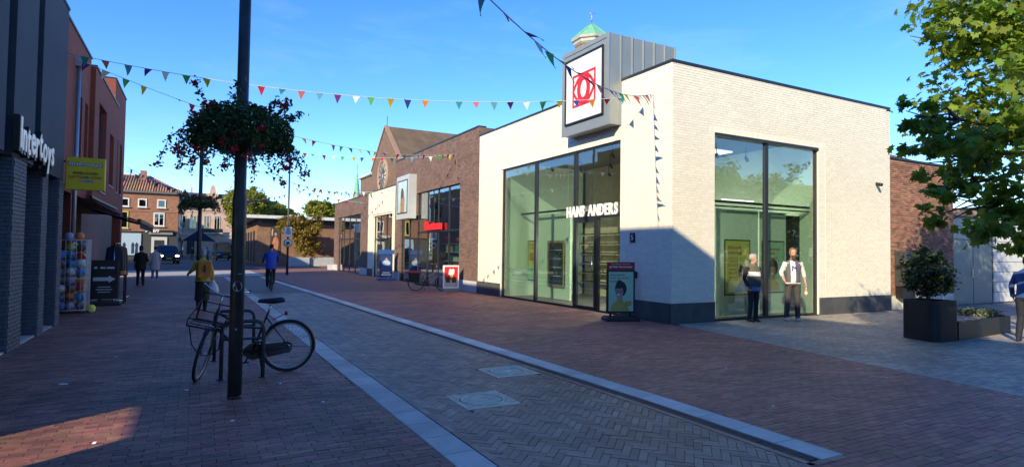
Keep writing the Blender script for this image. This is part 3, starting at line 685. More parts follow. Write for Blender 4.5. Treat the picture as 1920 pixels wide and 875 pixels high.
# pendant lamps lit inside, display shelves, chairs
lamp_w = M('lit lamp shade', (1, .93, .8), .5, emit=2.2)
for i, (x, y) in enumerate(((11.6, 13.2), (12.4, 13.9))):
    t = thing('pendant_lamp', ['white cone pendant lamp hanging behind the shop door', 'second white pendant lamp hanging deeper inside the shop'][i], 'lamp', (x, y, 1.95), 0, 'pendant lamps in the shop')
    MB().cyl((0, 0, .2), (0, 0, 3.0), .006, n=6).build('cable', print_white, t)
    m = MB(); m.loft([m.ring((0, 0, .2), (0, 0, 1), (1, 0, 0), .03, .03, 16), m.ring((0, 0, .12), (0, 0, 1), (1, 0, 0), .09, .09, 16), m.ring((0, 0, 0), (0, 0, 1), (1, 0, 0), .22, .22, 16)]); m.build('lamp_shade', lamp_w, t)
    l = bpy.data.lights.new('lamp_light', 'POINT'); l.energy = 130; l.color = (1, .9, .75); l.shadow_soft_size = .12; lo = bpy.data.objects.new('lamp_light', l); COL.objects.link(lo); lo.parent = t; lo.location = (0, 0, -.15)
cab = thing('display_wall', 'lit display shelves with rows of spectacles at the back of the white shop', 'shelving', (13.5, 15.3, 0))
shelf_m = M('pale shelf', (.62, .58, .5), .5)
for i in range(6): MB().box(-.25, .18, 0, 3.6, .5+i*.36, .52+i*.36).build('shelf', shelf_m, cab)
for i in range(6):
    m = MB()
    for k in range(22): m.box(-.2, -.12, .1+k*.16, .2+k*.16, .535+i*.36, .575+i*.36)
    m.build('spectacle_row', print_black, cab)
def chair(x, y, rz, lb):
    t = thing('chair', lb, 'chair', (x, y, .012), rz, 'chairs inside the shop'); bm_ = black_metal
    MB().rbox(-.22, .22, -.22, .22, .43, .48).build('seat', bm_, t); MB().rbox(-.22, .22, .19, .23, .55, .88).build('backrest', bm_, t)
    for sx in (-1, 1):
        for sy in (-1, 1): MB().cyl((sx*.2, sy*.2, 0), (sx*.19, sy*.19, .88 if sy > 0 else .44), .011, n=6).build('leg', bm_, t)
chair(11.9, 13.6, R(70), 'dark chair just behind the shop door glass'); chair(12.2, 12.7, R(110), 'dark chair further inside beside the door chair')
# house number, plaque, alarm box and camera on the walls
t = thing('house_number_plaque', 'small dark plaque with the number 5 beside the shop entrance', 'plaque', (FX-.02, 11.69, 1.93))
MB().box(-.012, .012, -.09, .09, 0, .24).build('plate', black_metal, t); text('5', print_white, t, (-.013, .045, .05), (0, -1, 0), (0, 0, 1), .085, .14, .003, .01)
t = thing('letter_slot_plate', 'dark metal plate on the white wall behind the sign board', 'plaque', (FX-.02, 11.66, 1.02))
MB().box(-.015, .012, -.15, .15, 0, .17).build('plate', black_metal, t); MB().box(-.018, -.0155, -.12, .12, .07, .10).build('slot', dark_metal, t)
t = thing('wall_camera', 'small black security camera on the white gable wall', 'camera', (18.14, FY-.02, 3.83))
MB().box(-.05, .05, -.03, .02, -.02, .06).build('bracket', black_metal, t); MB().cyl((-.02, -.03, .0), (-.12, -.2, -.03), .055, .05, 12).build('housing', black_metal, t)
# ------------------------------------------------------------------ brown brick shop next door
brown_brick = brickmat('purple brown brick', (.24, .130, .098), (.135, .078, .064), (.15, .12, .10), .225, .0625, .009, .7)
cream = M('cream render', (.78, .72, .58), .75, var=.04, vs=2, bump=.1, bs=60)
light_plinth = M('pale grey plinth', (.52, .53, .54), .6, var=.08, vs=3)
pale_frame = M('pale aluminium', (.55, .57, .55), .45, metal=.2, var=.04)
BX0, BY0, BY1, BH = 9.82, 21.03, 32.0, 6.6
dark_in = M('dark shop interior', (.05, .05, .052), .8, var=.3)
def shop_shell(root, x, y0, y1, h, ops, mat, depth=9, coping=dark_metal, t=.3):
    """a shop front facing the street with several openings (y0,y1,z0,z1), walls behind, roof and coping"""
    m = MB(); ys = sorted(set([y0, y1]+[v for o in ops for v in o[:2]]))
    for a, b in zip(ys[:-1], ys[1:]):
        mid = (a+b)/2; hit = [o for o in ops if o[0]-1e-6 <= mid <= o[1]+1e-6]
        if not hit: m.box(x, x+t, a, b, 0, h)
        else:
            o = hit[0]
            if o[2] > .01: m.box(x, x+t, a, b, 0, o[2])
            m.box(x, x+t, a, b, o[3], h)
    m.box(x+t, x+depth, y0, y0+.25, 0, h); m.box(x+t, x+depth, y1-.25, y1, 0, h); m.box(x+depth-.25, x+depth, y0+.25, y1-.25, 0, h)
    w_ = W(m, 'wall', mat, root)
    W(MB().box(x-.03, x+.32, y0, y1, h+.001, h+.06), 'roof_coping', coping, root)
    W(MB().box(x+.32, x+depth, y0, y1, h-.3, h-.2), 'flat_roof', MATS['roof felt'], root)
    W(MB().box(x+t, x+depth-.25, y0+.25, y1-.25, 4.6, 4.7), 'ceiling', MATS['ceiling board'], root)
    W(MB().box(x+t, x+depth-.25, y0+.25, y1-.25, -.02, .012), 'floor', MATS['grey vinyl floor'], root)
    return w_
s2 = thing('brown_brick_shop', 'purple brown brick shop with red sign panel and framed picture box', 'shop building', (BX0, BY0, 0))
w2 = shop_shell(s2, BX0, BY0, BY1, BH, [(22.85, 28.37, 0, 4.54), (28.37, 31.0, 0, 3.42)], brown_brick)
W(MB().box(BX0-.01, BX0+9, BY0-.005, BY0+.02, HT+.07, BH), 'parapet_side', brown_brick, s2)
for (a, b) in ((BY0+.02, 22.0), (22.01, 22.83), (31.02, 31.99)): W(MB().box(BX0-.03, BX0+.01, a, b, 0, .45), 'plinth_slab', light_plinth, s2)
def glazing(root, x, ys, zs, t=.06, gm=None, skip=()):
    for i in range(len(ys)-1):
        for j in range(len(zs)-1):
            if (i, j) in skip: continue
            a, b, c, d = ys[i]+.001, ys[i+1]-.001, zs[j]+.001, zs[j+1]-.001
            o = W(frame_x(x, a, b, c, d, t/2+.008, .08), 'window', dark_metal, root); MB().box(x+.03, x+.04, a+t/2, b-t/2, c+t/2, d-t/2).build('pane', gm or glass, o)
glazing(s2, BX0+.1, [22.85, 24.3, 25.6, 27.0, 28.37], [0, 2.55, 4.54])
glazing(s2, BX0+.1, [28.37, 29.7, 31.0], [0, 3.42])
W(MB().box(BX0+.06, BX0+.2, 22.85, 28.37, 2.52, 2.6), 'transom', dark_metal, s2)
t = W(MB().box(BX0-.05, BX0+.07, 25.0, 27.0, 2.62, 2.92), 'red_sign', red_paint, s2)
MB().box(BX0-.06, BX0+.06, 26.75, 27.05, 2.80, 3.05).build('sign_corner', red_paint, t)
# picture box
pb = W(MB().box(9.42, BX0-.005, 28.42, 30.5, 3.27, 5.52), 'picture_box', pale_frame, s2)
m = frame_x(9.395, 28.66, 30.28, 3.55, 5.28, .05, .024); m.build('picture_frame', black_metal, pb)
MB().box(9.408, 9.418, 28.71, 30.23, 3.6, 5.23).build('picture', M('pale sea picture', (.45, .60, .62), .5, var=.25, vs=1.2), pb)
o_, r_, u_ = (9.405, 30.23, 3.6), (0, -1, 0), (0, 0, 1)
flat('picture_figure', M('tan print', (.36, .23, .12), .6, var=.4, vs=6), pb, [(.45, 0), (1.1, 0), (1.15, .6), (1.02, .95), (.9, 1.15), (.7, 1.2), (.55, 1.0), (.48, .5)], o_, r_, u_, .002)
flat('picture_heads', M('dark print figures', (.10, .06, .04), .6), pb, [(.55, .75), (.7, .7), (.95, .8), (1.0, 1.05), (.85, 1.25), (.66, 1.28), (.56, 1.1)], o_, r_, u_, .0035)
# things seen in that window: shelving with goods
sh = thing('shop_shelving', 'tall white shelving with teal and white goods behind the brown shop glass', 'shelving', (10.9, 23.2, 0))
for i in range(5): MB().box(0, .4, 0, 4.8, .3+i*.42, .33+i*.42).build('shelf', shelf_m, sh)
teal = M('teal plastic', (.05, .32, .32), .4); goods = [teal, print_white, M('orange goods', (.5, .12, .02), .5), M('cream goods', (.5, .45, .35), .6), red_paint]
for i in range(5):
    for k in range(8):
        if random.random() < .8: MB().rbox(.02, .3, .1+k*.58, .1+k*.58+random.uniform(.25, .5), .33+i*.42, .33+i*.42+random.uniform(.15, .36), .01).build('goods_box', random.choice(goods), sh)
pc = thing('orange_poster', 'orange headed white poster hanging in the brown shop window', 'poster', (BX0+.18, 26.9, 1.2))
MB().box(0, .012, -.38, .38, 0, 1.35).build('sheet', print_white, pc); MB().box(-.004, -.001, -.38, .38, 1.05, 1.35).build('orange_head', goods[2], pc)
for i in range(4): MB().box(-.004, -.001, -.3, .3-.1*i, .75-.18*i, .82-.18*i).build('print_line', hairp, pc)
# ------------------------------------------------------------------ cream shop and far brown shop
s3 = thing('cream_shop', 'narrow cream rendered shop between two brown brick shops', 'shop building', (BX0, 32.0, 0))
w3 = shop_shell(s3, BX0+.02, 32.01, 37.9, 5.30, [(32.6, 36.6, 0, 3.75)], cream)
glazing(s3, BX0+.12, [32.6, 34.0, 35.3, 36.6], [0, 2.3, 3.75])
W(MB().box(BX0-.01, BX0+.03, 36.7, 37.88, 0, .45), 'plinth_slab', dark_stone, s3)
W(MB().box(BX0-.02, BX0+.02, 32.55, 37.0, 3.85, 3.89), 'ledge', cream, s3)
W(MB().box(12, 12.1, 32.4, 37.5, .02, 4.5), 'back_wall', M('warm interior', (.4, .34, .26), .7), s3)
s4 = thing('rounded_brown_shop', 'brown brick shop at the row end with dark rounded shopfront', 'shop building', (BX0, 37.9, 0))
w4 = shop_shell(s4, BX0, 37.91, 48.3, 5.25, [(39.8, 46.9, 0, 4.1)], brown_brick)
glazing(s4, BX0+.1, [39.8, 41.6, 43.4, 45.2, 46.9], [0, 2.4, 4.1])
for (a, b) in ((37.93, 39.78), (46.92, 48.28)): W(MB().box(BX0-.03, BX0+.01, a, b, 0, .45), 'plinth_slab', light_plinth, s4)
W(MB().box(BX0-.4, BX0+.0, 48.31, 48.75, 0, .42), 'corner_pier_foot', light_plinth, s4)
W(MB().box(12, 12.1, 38.2, 48, .02, 4.5), 'back_wall', MATS['warm interior'], s4)
# ------------------------------------------------------------------ church behind the shops
chb = brickmat('church brown brick', (.22, .115, .07), (.16, .085, .055), (.16, .12, .09), .225, .07, .012, .4)
tile_roof = M('mossy clay tile', (.145, .098, .058), .85, var=.35, vs=.8, bump=.6, bs=9)
ch_ = thing('church', 'brown brick church gable with round traceried window behind the shops', 'church', (17, 59.3, 0))
cy, az, ez, hw_ = 59.4, 14.35, 10.35, 4.95
m = MB(); pr = [(cy-hw_, 0), (cy+hw_, 0), (cy+hw_, ez), (cy, az), (cy-hw_, ez)]
m.extr(pr[::-1], 0, 17, 17.5); W(m, 'gable_wall', chb, ch_)
W(MB().box(17.5, 40, cy-hw_+.1, cy+hw_-.1, 0, ez), 'nave_wall', chb, ch_)
m = MB()
for s_ in (-1, 1):
    e = (cy+s_*(hw_+.35), ez-.3)
    m.extr([(cy, az-.05), e, (e[0], e[1]+.18), (cy, az+.14)] if s_ < 0 else [(cy, az+.14), (e[0], e[1]+.18), e, (cy, az-.05)], 0, 17.35, 40)
ro = W(m, 'roof', tile_roof, ch_)
m = MB()
for s_ in (-1, 1): m.extr([(cy, az+.22), (cy+s_*(hw_+.1), ez+.12), (cy+s_*(hw_+.1), ez-.06), (cy, az+.04)][::s_], 0, 16.9, 17.34)
W(m, 'gable_coping', M('sandstone trim', (.32, .2, .13), .8), ch_)
W(MB().box(17.1, 30, cy+hw_, cy+hw_+5.4, 0, 10.0), 'side_wing', chb, ch_)
W(MB().box(16.8, 30, cy+hw_+.02, cy+hw_+5.6, 10.001, 10.2), 'wing_roof_edge', pale_frame, ch_)
m = MB(); m.torus((16.97, 59.75, 9.32), (1, 0, 0), 1.62, .2, 32, 6); rose = W(m, 'round_window', M('stone ring', (.35, .22, .15), .8), ch_)
m = MB(); m.loft([m.ring((16.985, 59.75, 9.32), (-1, 0, 0), (0, 0, 1), 1.55, 1.55, 32), m.ring((16.95, 59.75, 9.32), (-1, 0, 0), (0, 0, 1), 1.55, 1.55, 32)]); m.build('leaded_glass', M('pale leaded glass', (.42, .44, .45), .3), rose)
m = MB()
for i in range(12):
    a = 2*math.pi*i/12; m.cyl((16.93, 59.75+.35*math.cos(a), 9.32+.35*math.sin(a)), (16.93, 59.75+1.5*math.cos(a), 9.32+1.5*math.sin(a)), .07, n=6)
m.torus((16.93, 59.75, 9.32), (1, 0, 0), .4, .07, 20, 6); m.build('tracery', M('dark tracery', (.12, .11, .1), .7), rose)
W(MB().cyl((17.2, cy, az), (17.2, cy, az+1.2), .03, n=6), 'lightning_rod', black_metal, ch_)
# church tower lantern above the sign tower
copper = M('green copper', (.16, .42, .27), .6, var=.12, vs=1.5)
tx, ty = 36.3, 50.0
tw_ = thing('church_tower', 'brick church tower with green copper cap and cross rising behind the sign', 'tower', (tx, ty, 0))
m = MB(); m.loft([m.ring((tx, ty, z), (0, 0, 1), (1, .35, 0), r_, r_, 8) for z, r_ in ((0, 1.65), (23.3, 1.65))], False); W(m, 'shaft', M('tower brick', (.28, .15, .08), .85, var=.3, vs=1.5), tw_)
m = MB(); m.loft([m.ring((tx, ty, z), (0, 0, 1), (1, .35, 0), r_, r_, 8) for z, r_ in ((23.3, 1.7), (23.5, 1.9), (23.75, 1.92), (23.85, 2.1), (24.1, 2.15))], False); W(m, 'cornice', M('stone cornice', (.42, .40, .36), .7), tw_)
m = MB(); m.loft([m.ring((tx, ty, z), (0, 0, 1), (1, .35, 0), r_, r_, 8) for z, r_ in ((24.1, 2.12), (24.5, 1.65), (25.2, .85), (25.9, .1))], False)
for i in range(8):
    a = math.atan2(.35, 1)+2*math.pi*i/8; m.tube([(tx+2.14*math.cos(a), ty+2.14*math.sin(a), 24.1), (tx+1.67*math.cos(a), ty+1.67*math.sin(a), 24.52), (tx+.87*math.cos(a), ty+.87*math.sin(a), 25.22), (tx, ty, 25.95)], .05, 5)
W(m, 'copper_cap', copper, tw_)
m = MB(); m.cyl((tx, ty, 25.8), (tx, ty, 27.4), .045, n=6); m.ball((tx, ty, 26.3), .13, 8, 6); m.cyl((tx-.3, ty+.15, 27.0), (tx+.3, ty-.15, 27.0), .04, n=6); W(m, 'cross', M('gilded iron', (.45, .33, .1), .4, metal=.6), tw_)
sp = thing('copper_spire', 'slim green copper spire far off beyond the brown shop row', 'spire', (26.3, 110, 0))
m = MB(); m.loft([m.ring((0, 0, z), (0, 0, 1), (1, 0, 0), r_, r_, 8) for z, r_ in ((8, .95), (10.6, .8), (11.2, .75), (16.4, .04))], False); m.build('spire_cone', copper, sp)
m = MB(); m.loft([m.ring((0, 0, z), (0, 0, 1), (1, 0, 0), r_, r_, 8) for z, r_ in ((0, 1.1), (8, 1.1))], False); m.build('shaft', chb, sp); MB().cyl((0, 0, 16.3), (0, 0, 17.6), .04, n=6).build('finial', black_metal, sp)
# ------------------------------------------------------------------ brick annex, grey door and white garage beyond the gable
rb = M('multicoloured red brick', (.335, .170, .105), .82, var=.12, vs=3, bump=.3, bs=90, rnd=.34, hue=.02)
rmort = M('brown mortar', (.22, .17, .13), .9, var=.1)
an = thing('brick_annex', 'red brown brick annex between white gable and grey steel door', 'building', (18.9, 10.45, 0))
AY = 10.42
aw = W(MB().box(18.9, 22.86, AY+.012, 16, 0, 4.72), 'wall', rmort, an)
brick_face(aw, (0, AY, 0), (1, 0, 0), (0, -1, 0), 18.9, 22.84, .44, 4.70, rb, [], best=300, dep=.014)
for i in range(4): W(MB().box(18.9+i*.98+.004, 18.9+(i+1)*.98-.004, AY-.02, AY+.01, 0, .43), 'plinth_slab', M('cream plinth stone', (.70, .65, .52), .7, var=.06), an)
W(MB().box(18.88, 22.9, AY-.03, 16, 4.721, 4.78), 'roof_coping', black_metal, an)
m = MB(); m.add([(18.9, AY+.3, 4.78), (22.9, AY+.3, 4.78), (22.9, 13.5, 5.9), (18.9, 13.5, 5.9), (18.9, 13.5, 4.78), (22.9, 13.5, 4.78)], [(0, 1, 2, 3), (0, 3, 4), (1, 5, 2), (3, 2, 5, 4)]); W(m, 'pitched_roof', M('red brown roof tile', (.24, .09, .055), .8, var=.2, vs=2, bump=.5, bs=18), an)
gd = thing('grey_steel_door', 'wide grey green steel door with panel above and handle', 'door', (22.9, AY, 0))
gm = M('grey green steel', (.20, .235, .22), .45, var=.05)
W(MB().box(22.9, 25.72, AY+.1, AY+.3, 0, 3.1), 'surround', gm, gd)
W(MB().box(22.95, 25.66, AY+.06, AY+.098, 2.3, 3.0), 'upper_panel', M('pale grey panel', (.30, .34, .335), .45), gd)
W(MB().box(22.95, 24.28, AY+.05, AY+.098, .04, 2.26), 'door_leaf', gm, gd); W(MB().box(24.32, 25.66, AY+.05, AY+.098, .04, 2.26), 'door_leaf', gm, gd)
W(MB().box(24.20, 24.26, AY+.03, AY+.05, .95, 1.25), 'lock_plate', chrome, gd); W(MB().cyl((24.23, AY+.0, 1.12), (24.08, AY+.0, 1.12), .012, n=8), 'door_handle', chrome, gd)
W(MB().box(22.88, 25.74, AY-.04, AY+.3, 3.101, 3.3), 'lintel', M('sandy lintel', (.42, .27, .19), .8), gd)
gg = thing('white_garage', 'white garage wall of wide horizontal boards under the tree', 'garage', (25.75, AY, 0))
gw = M('white board', (.66, .67, .64), .5, var=.05, vs=2, rnd=.04)
W(MB().box(25.75, 34, AY+.06, 16, 0, 3.45), 'wall', M('shadow gap', (.12, .12, .12), .8), gg)
for i in range(9): W(MB().box(25.76, 34, AY+.02, AY+.059, .05+i*.37, .05+i*.37+.35), 'board', gw, gg)
W(MB().box(25.73, 34, AY-.02, 16, 3.451, 3.55), 'roof_edge', dark_metal, gg)
cb = thing('meter_cabinet', 'dark grey steel cabinet mounted on the brick annex beside the white gable', 'cabinet', (19.25, AY, .62))
MB().rbox(0, .78, -.32, -.015, .12, 1.22, .015).build('body', M('dark grey steel', (.055, .055, .055), .45, var=.08), cb); MB().box(.03, .75, -.333, -.322, .16, 1.18).build('cabinet_door', M('grey steel', (.075, .075, .075), .4, var=.08), cb); MB().box(.05, .72, -.25, -.015, -.25, .119).build('foot', black_metal, cb)
MB().cyl((.68, -.345, .65), (.68, -.334, .65), .02, n=10).build('lock', chrome, cb)
# ------------------------------------------------------------------ planter with seat
pm = M('black coated steel planter', (.016, .017, .018), .5, var=.15, vs=2)
soil = M('dark soil', (.03, .022, .016), .95, var=.3, bump=.6, bs=50)
pn = thing('steel_planter', 'black steel planter box with low planted seat arm', 'planter', (13.2, 6.4, 0))
def rounded(poly, r, n=6):
    out = []; k = len(poly)
    for i in range(k):
        p = Vector(poly[i]); a = (Vector(poly[i-1])-p).normalized(); b = (Vector(poly[(i+1) % k])-p).normalized()
        ri = r[i] if isinstance(r, (list, tuple)) else r
        s, e = p+a*ri, p+b*ri
        for j in range(n+1): t_ = j/n; out.append(tuple(s*(1-t_)**2+p*2*t_*(1-t_)+e*t_*t_))
    return out
def wallring(poly, th, z0, z1):
    c = sum((Vector(p) for p in poly), Vector((0, 0)))/len(poly); inner = [tuple(Vector(p)+(c-Vector(p)).normalized()*th) for p in poly]; n = len(poly); m = MB()
    vs = [(*p, z0) for p in poly]+[(*p, z1) for p in poly]+[(*p, z1) for p in inner]+[(*p, z0+.2) for p in inner]
    fs = []
    for i in range(n): j = (i+1) % n; fs += [(i, j, j+n, i+n), (i+n, j+n, j+2*n, i+2*n), (i+2*n, j+2*n, j+3*n, i+3*n)]
    m.add(vs, fs, False); return m, inner
tall = rounded([(12.60, 6.08), (13.35, 6.02), (13.5, 6.70), (12.86, 6.82)], [.22, .05, .2, .1])
m, inn = wallring(tall, .04, 0, .80); W(m, 'tall_box', pm, pn); m = MB(); m.add([(*p, .72) for p in inn], [tuple(range(len(inn)))]); W(m, 'soil_bed', soil, pn)
low = [(13.40, 6.03), (16.12, 6.24), (16.06, 7.0), (13.54, 6.72)]
m, inn = wallring(low, .03, 0, .37); W(m, 'low_box', pm, pn); m = MB(); m.add([(*p, .33) for p in inn], [(0, 1, 2, 3)]); W(m, 'low_soil', soil, pn)
sb = MB(); sb.add([(13.43, 6.05, .385), (14.85, 6.16, .385), (14.85, 6.85, .385), (13.55, 6.71, .385), (13.43, 6.05, .33), (14.85, 6.16, .33), (14.85, 6.85, .33), (13.55, 6.71, .33)], [(0, 1, 2, 3), (0, 4, 5, 1), (1, 5, 6, 2), (2, 6, 7, 3), (3, 7, 4, 0)])
W(sb, 'seat', M('weathered seat board', (.20, .18, .16), .7, var=.2), pn)
# ------------------------------------------------------------------ dark toy shop on the near side
LX = -2.5
dgrey = M('dark grey render', (.060, .066, .078), .8, var=.12, vs=1.2, bump=.35, bs=55)
dgrey2 = M('darker recessed panel', (.018, .021, .027), .6, var=.1)
pbrick = M('grey painted brick', (.115, .125, .145), .65, var=.1, vs=4, bump=.3, bs=80, rnd=.08)
pcore = M('grey painted mortar', (.07, .076, .09), .8)
ty = thing('toy_shop', 'dark grey toy shop with painted brick piers and white raised letters', 'shop building', (LX, 11, 0))
YA, YB, TH = 6.4, 15.36, 6.65
W(MB().box(-14, LX-.30, YA, YB-.02, 0, TH-.05), 'wall', dgrey2, ty)
for (a, b) in ((YA, 8.7), (9.1, 11.02), (11.45, 12.78), (13.2, YB)): W(MB().box(LX-.31, LX, a, b, 3.02, TH), 'facade_panel', dgrey, ty)
for (a, b) in ((8.7, 9.1), (11.02, 11.45), (12.78, 13.2)): W(MB().box(LX-.31, LX-.10, a, b, 3.02, TH), 'recessed_strip', dgrey2, ty)
W(MB().box(-14, LX+.02, YA, YB+.01, TH+.001, TH+.05), 'roof_coping', black_metal, ty)
for (a, b) in ((YA, 7.0), (9.2, 9.9), (11.52, 12.28), (13.44, 13.90), (14.93, YB)):
    pc_ = W(MB().box(LX-.3, LX-.012, a+.008, b-.008, 0, 3.019), 'pier', pcore, ty)
    if a > 11: 
        brick_face(pc_, (LX, 0, 0), (0, 1, 0), (1, 0, 0), a, b, .005, 3.015, pbrick, [], best=60, dep=.014)
        brick_face(pc_, (0, a, 0), (1, 0, 0), (0, -1, 0), LX-.28, LX-.004, .005, 3.015, pbrick, [], best=40, dep=.01)
W(MB().box(LX-.62, LX-.31, YA, YB, 0, 3.0), 'shop_door_bank', dgrey2, ty)
for (a, b) in ((12.30, 13.42), (13.92, 14.91), (9.92, 11.5)):
    o = W(frame_x(LX-.30, a, b, .05, 2.9, .07, .05), 'door', black_metal, ty); MB().box(LX-.285, LX-.275, a+.07, b-.07, .12, 2.83).build('pane', far_glass, o)
    W(MB().box(LX-.3, LX-.02, a, b, .0, .03), 'threshold', concrete, ty)
W(MB().box(LX-.02, LX+.012, 13.60, 13.66, 1.38, 1.5), 'bell_plate', chrome, ty)
sgn = W(MB().box(LX, LX+.035, 11.4, 13.8, 3.30, 3.36), 'sign_rail', black_metal, ty)
lf = lambda i: [.02, .0, -.02, .03, .0, .05, .0, -.02, .02][i]
letters('Intertoys', black_metal, sgn, (LX+.02, 11.36, 3.10), (0, 1, 0), (0, 0, 1), 2.45, .52, .08, .050, .04, lf, 'letter_box')
letters('Intertoys', M('letter face with added glow', (.85, .86, .80), .5, emit=.06), sgn, (LX+.101, 11.40, 3.13), (0, 1, 0), (0, 0, 1), 2.37, .47, .012, .014, .08, lf)  # unlit letters; a faint glow is added to their white
# yellow projecting sign
ys = thing('yellow_shop_sign', 'yellow square toy shop sign projecting from the wall end', 'sign', (LX, 15.5, 2.85))
yel = M('yellow sign face', (.90, .58, .01), .45, var=.03)
MB().rbox(.02, .72, -.07, .07, 0, .70, .012).build('sign_box', M('yellow sign edge', (.62, .5, .02), .5), ys); MB().box(.035, .705, -.078, -.0705, .015, .685).build('sign_face', yel, ys)
MB().cyl((-.3, .0, .6), (.03, 0, .6), .02, n=8).build('bracket', dark_metal, ys); MB().cyl((-.3, .0, .1), (.03, 0, .1), .02, n=8).build('bracket', dark_metal, ys)
text('Intertoys', print_black, ys, (.072, -.0805, .475), (1, 0, 0), (0, 0, 1), .60, .135, .002, .05); text('Intertoys', print_white, ys, (.085, -.0835, .49), (1, 0, 0), (0, 0, 1), .575, .11, .002, .01)
text('SPEELGOED', print_black, ys, (.15, -.0805, .33), (1, 0, 0), (0, 0, 1), .45, .055, .002, .03); text('GIFTS&MUZIEK', M('rust print', (.45, .08, .03), .5), ys, (.075, -.0805, .245), (1, 0, 0), (0, 0, 1), .60, .055, .002, .02); text('GAMES', M('cyan print', (.02, .30, .55), .5), ys, (.26, -.0805, .165), (1, 0, 0), (0, 0, 1), .26, .05, .002, .03)
# ------------------------------------------------------------------ red brick shop with awning
rbr = brickmat('deep red brick', (.33, .066, .030), (.26, .052, .026), (.20, .065, .04), .22, .0625, .008, .4, .8, .14)
rs = thing('red_brick_shop', 'deep red brick shops with narrow windows and zinc downpipe', 'shop building', (LX, 15.4, 0))
RX = LX-.35
def red_block(y0, y1, x, h, wins, zb=3.0):
    m = MB(); ys_ = sorted(set([y0, y1]+[v for q in wins for v in q[:2]]))
    for a, b in zip(ys_[:-1], ys_[1:]):
        mid = (a+b)/2; hit = sorted([q for q in wins if q[0] < mid < q[1]], key=lambda q: q[2])
        z = zb
        for q in hit: m.box(x-.3, x, a, b, z, q[2]); z = q[3]
        m.box(x-.3, x, a, b, z, h)
    w_ = W(m, 'wall', rbr, rs)
    for (a, b, c, d) in wins:
        o = W(frame_x(x-.2, a, b, c, d, .06, .06), 'window', dark_metal, rs); MB().box(x-.17, x-.16, a+.06, b-.06, c+.06, d-.06).build('pane', far_glass, o)
        W(MB().box(x-.14, x+.03, a-.03, b+.03, c-.05, c-.001), 'window_sill', concrete, rs)
    W(MB().box(-14, x+.03, y0, y1, h+.001, h+.06), 'roof_coping', black_metal, rs)
red_block(15.40, 21.0, RX, 7.15, [(19.2, 19.75, 3.9, 5.7), (20.2, 20.7, 3.9, 5.7), (16.5, 17.2, 3.9, 5.7)])
red_block(21.01, 26.8, RX+.12, 6.95, [(21.9, 23.6, 3.4, 6.1), (24.6, 25.7, 3.8, 5.6)])
red_block(26.81, 30.5, RX, 8.05, [(27.5, 28.2, 3.8, 5.9), (28.9, 29.6, 3.8, 5.9)])
W(MB().box(-14, RX-.31, 15.4, 30.49, 3.0, 6.9), 'rear_block', rbr, rs); W(MB().box(RX-.7, RX-.301, 26.82, 30.48, 3, 8.05), 'parapet_back', rbr, rs)
W(MB().box(RX-.3, RX, 29.8, 30.49, 0, 3.0), 'pier', rbr, rs); W(MB().box(RX-.3, RX-.02, 18.7, 19.1, 0, 3.0), 'pier', rbr, rs); W(MB().box(RX-.3, RX-.02, 15.4, 15.75, 0, 3.0), 'pier', rbr, rs)
W(MB().box(-4.6, -4.5, 15.8, 30.4, 0, 3.0), 'dark_shop_back', dgrey2, rs)
m = MB(); m.tube([(RX+.07, 18.6, 6.3), (RX+.07, 18.6, .2)], .05, 10); dpipe = W(m, 'downpipe', M('zinc pipe', (.34, .37, .40), .4, metal=.5, var=.08), rs)
MB().box(RX+.0, RX+.2, 18.48, 18.72, 6.28, 6.52).build('hopper', MATS['zinc pipe'], dpipe)
# awning
aw_ = thing('black_awning', 'black fabric awning on folding arms over the shop pavement', 'awning', (LX, 19.5, 3.0))
ab = M('black awning cloth', (.010, .010, .012), .85, var=.2)
m = MB(); n = 8; zt = lambda u: 3.02-.60*u-.05*math.sin(math.pi*u)
x0, x1 = RX+.12, -1.5; y0, y1 = 20.5, 26.6
V = []; 
for i in range(n+1):
    u = i/n; V += [(x0+(x1-x0)*u, y0, zt(u)), (x0+(x1-x0)*u, y1, zt(u)), (x0+(x1-x0)*u, y1, zt(u)-.012), (x0+(x1-x0)*u, y0, zt(u)-.012)]
F = []
for i in range(n):
    a, b = i*4, i*4+4
    for k in range(4): q = (k+1) % 4; F.append((a+k, a+q, b+q, b+k))
m.add(V, F); W(m, 'canopy', ab, aw_)
W(MB().box(x1-.04, x1+.05, y0-.02, y1+.02, zt(1)-.06, zt(1)+.05), 'front_bar', black_metal, aw_)
m = MB(); k = 12; vs = []
for i in range(k+1): y = y0+(y1-y0)*i/k; vs += [(x1+.03, y, zt(1)-.06), (x1+.03+.01*(i % 2), y, zt(1)-.22-.02*(i % 2))]
m.add(vs, [(2*i, 2*i+2, 2*i+3, 2*i+1) for i in range(k)]); W(m, 'valance', ab, aw_)
for yy in (20.0, 22.9, 25.9): W(MB().tube([(x0, yy, 2.75), (x0+.6, yy+.35, 2.55), (x1, yy, zt(1)-.03)], .022, 6), 'folding_arm', black_metal, aw_)
W(MB().box(x0+.0, x0+.08, y0, y1, 3.03, 3.10), 'cassette', black_metal, aw_)
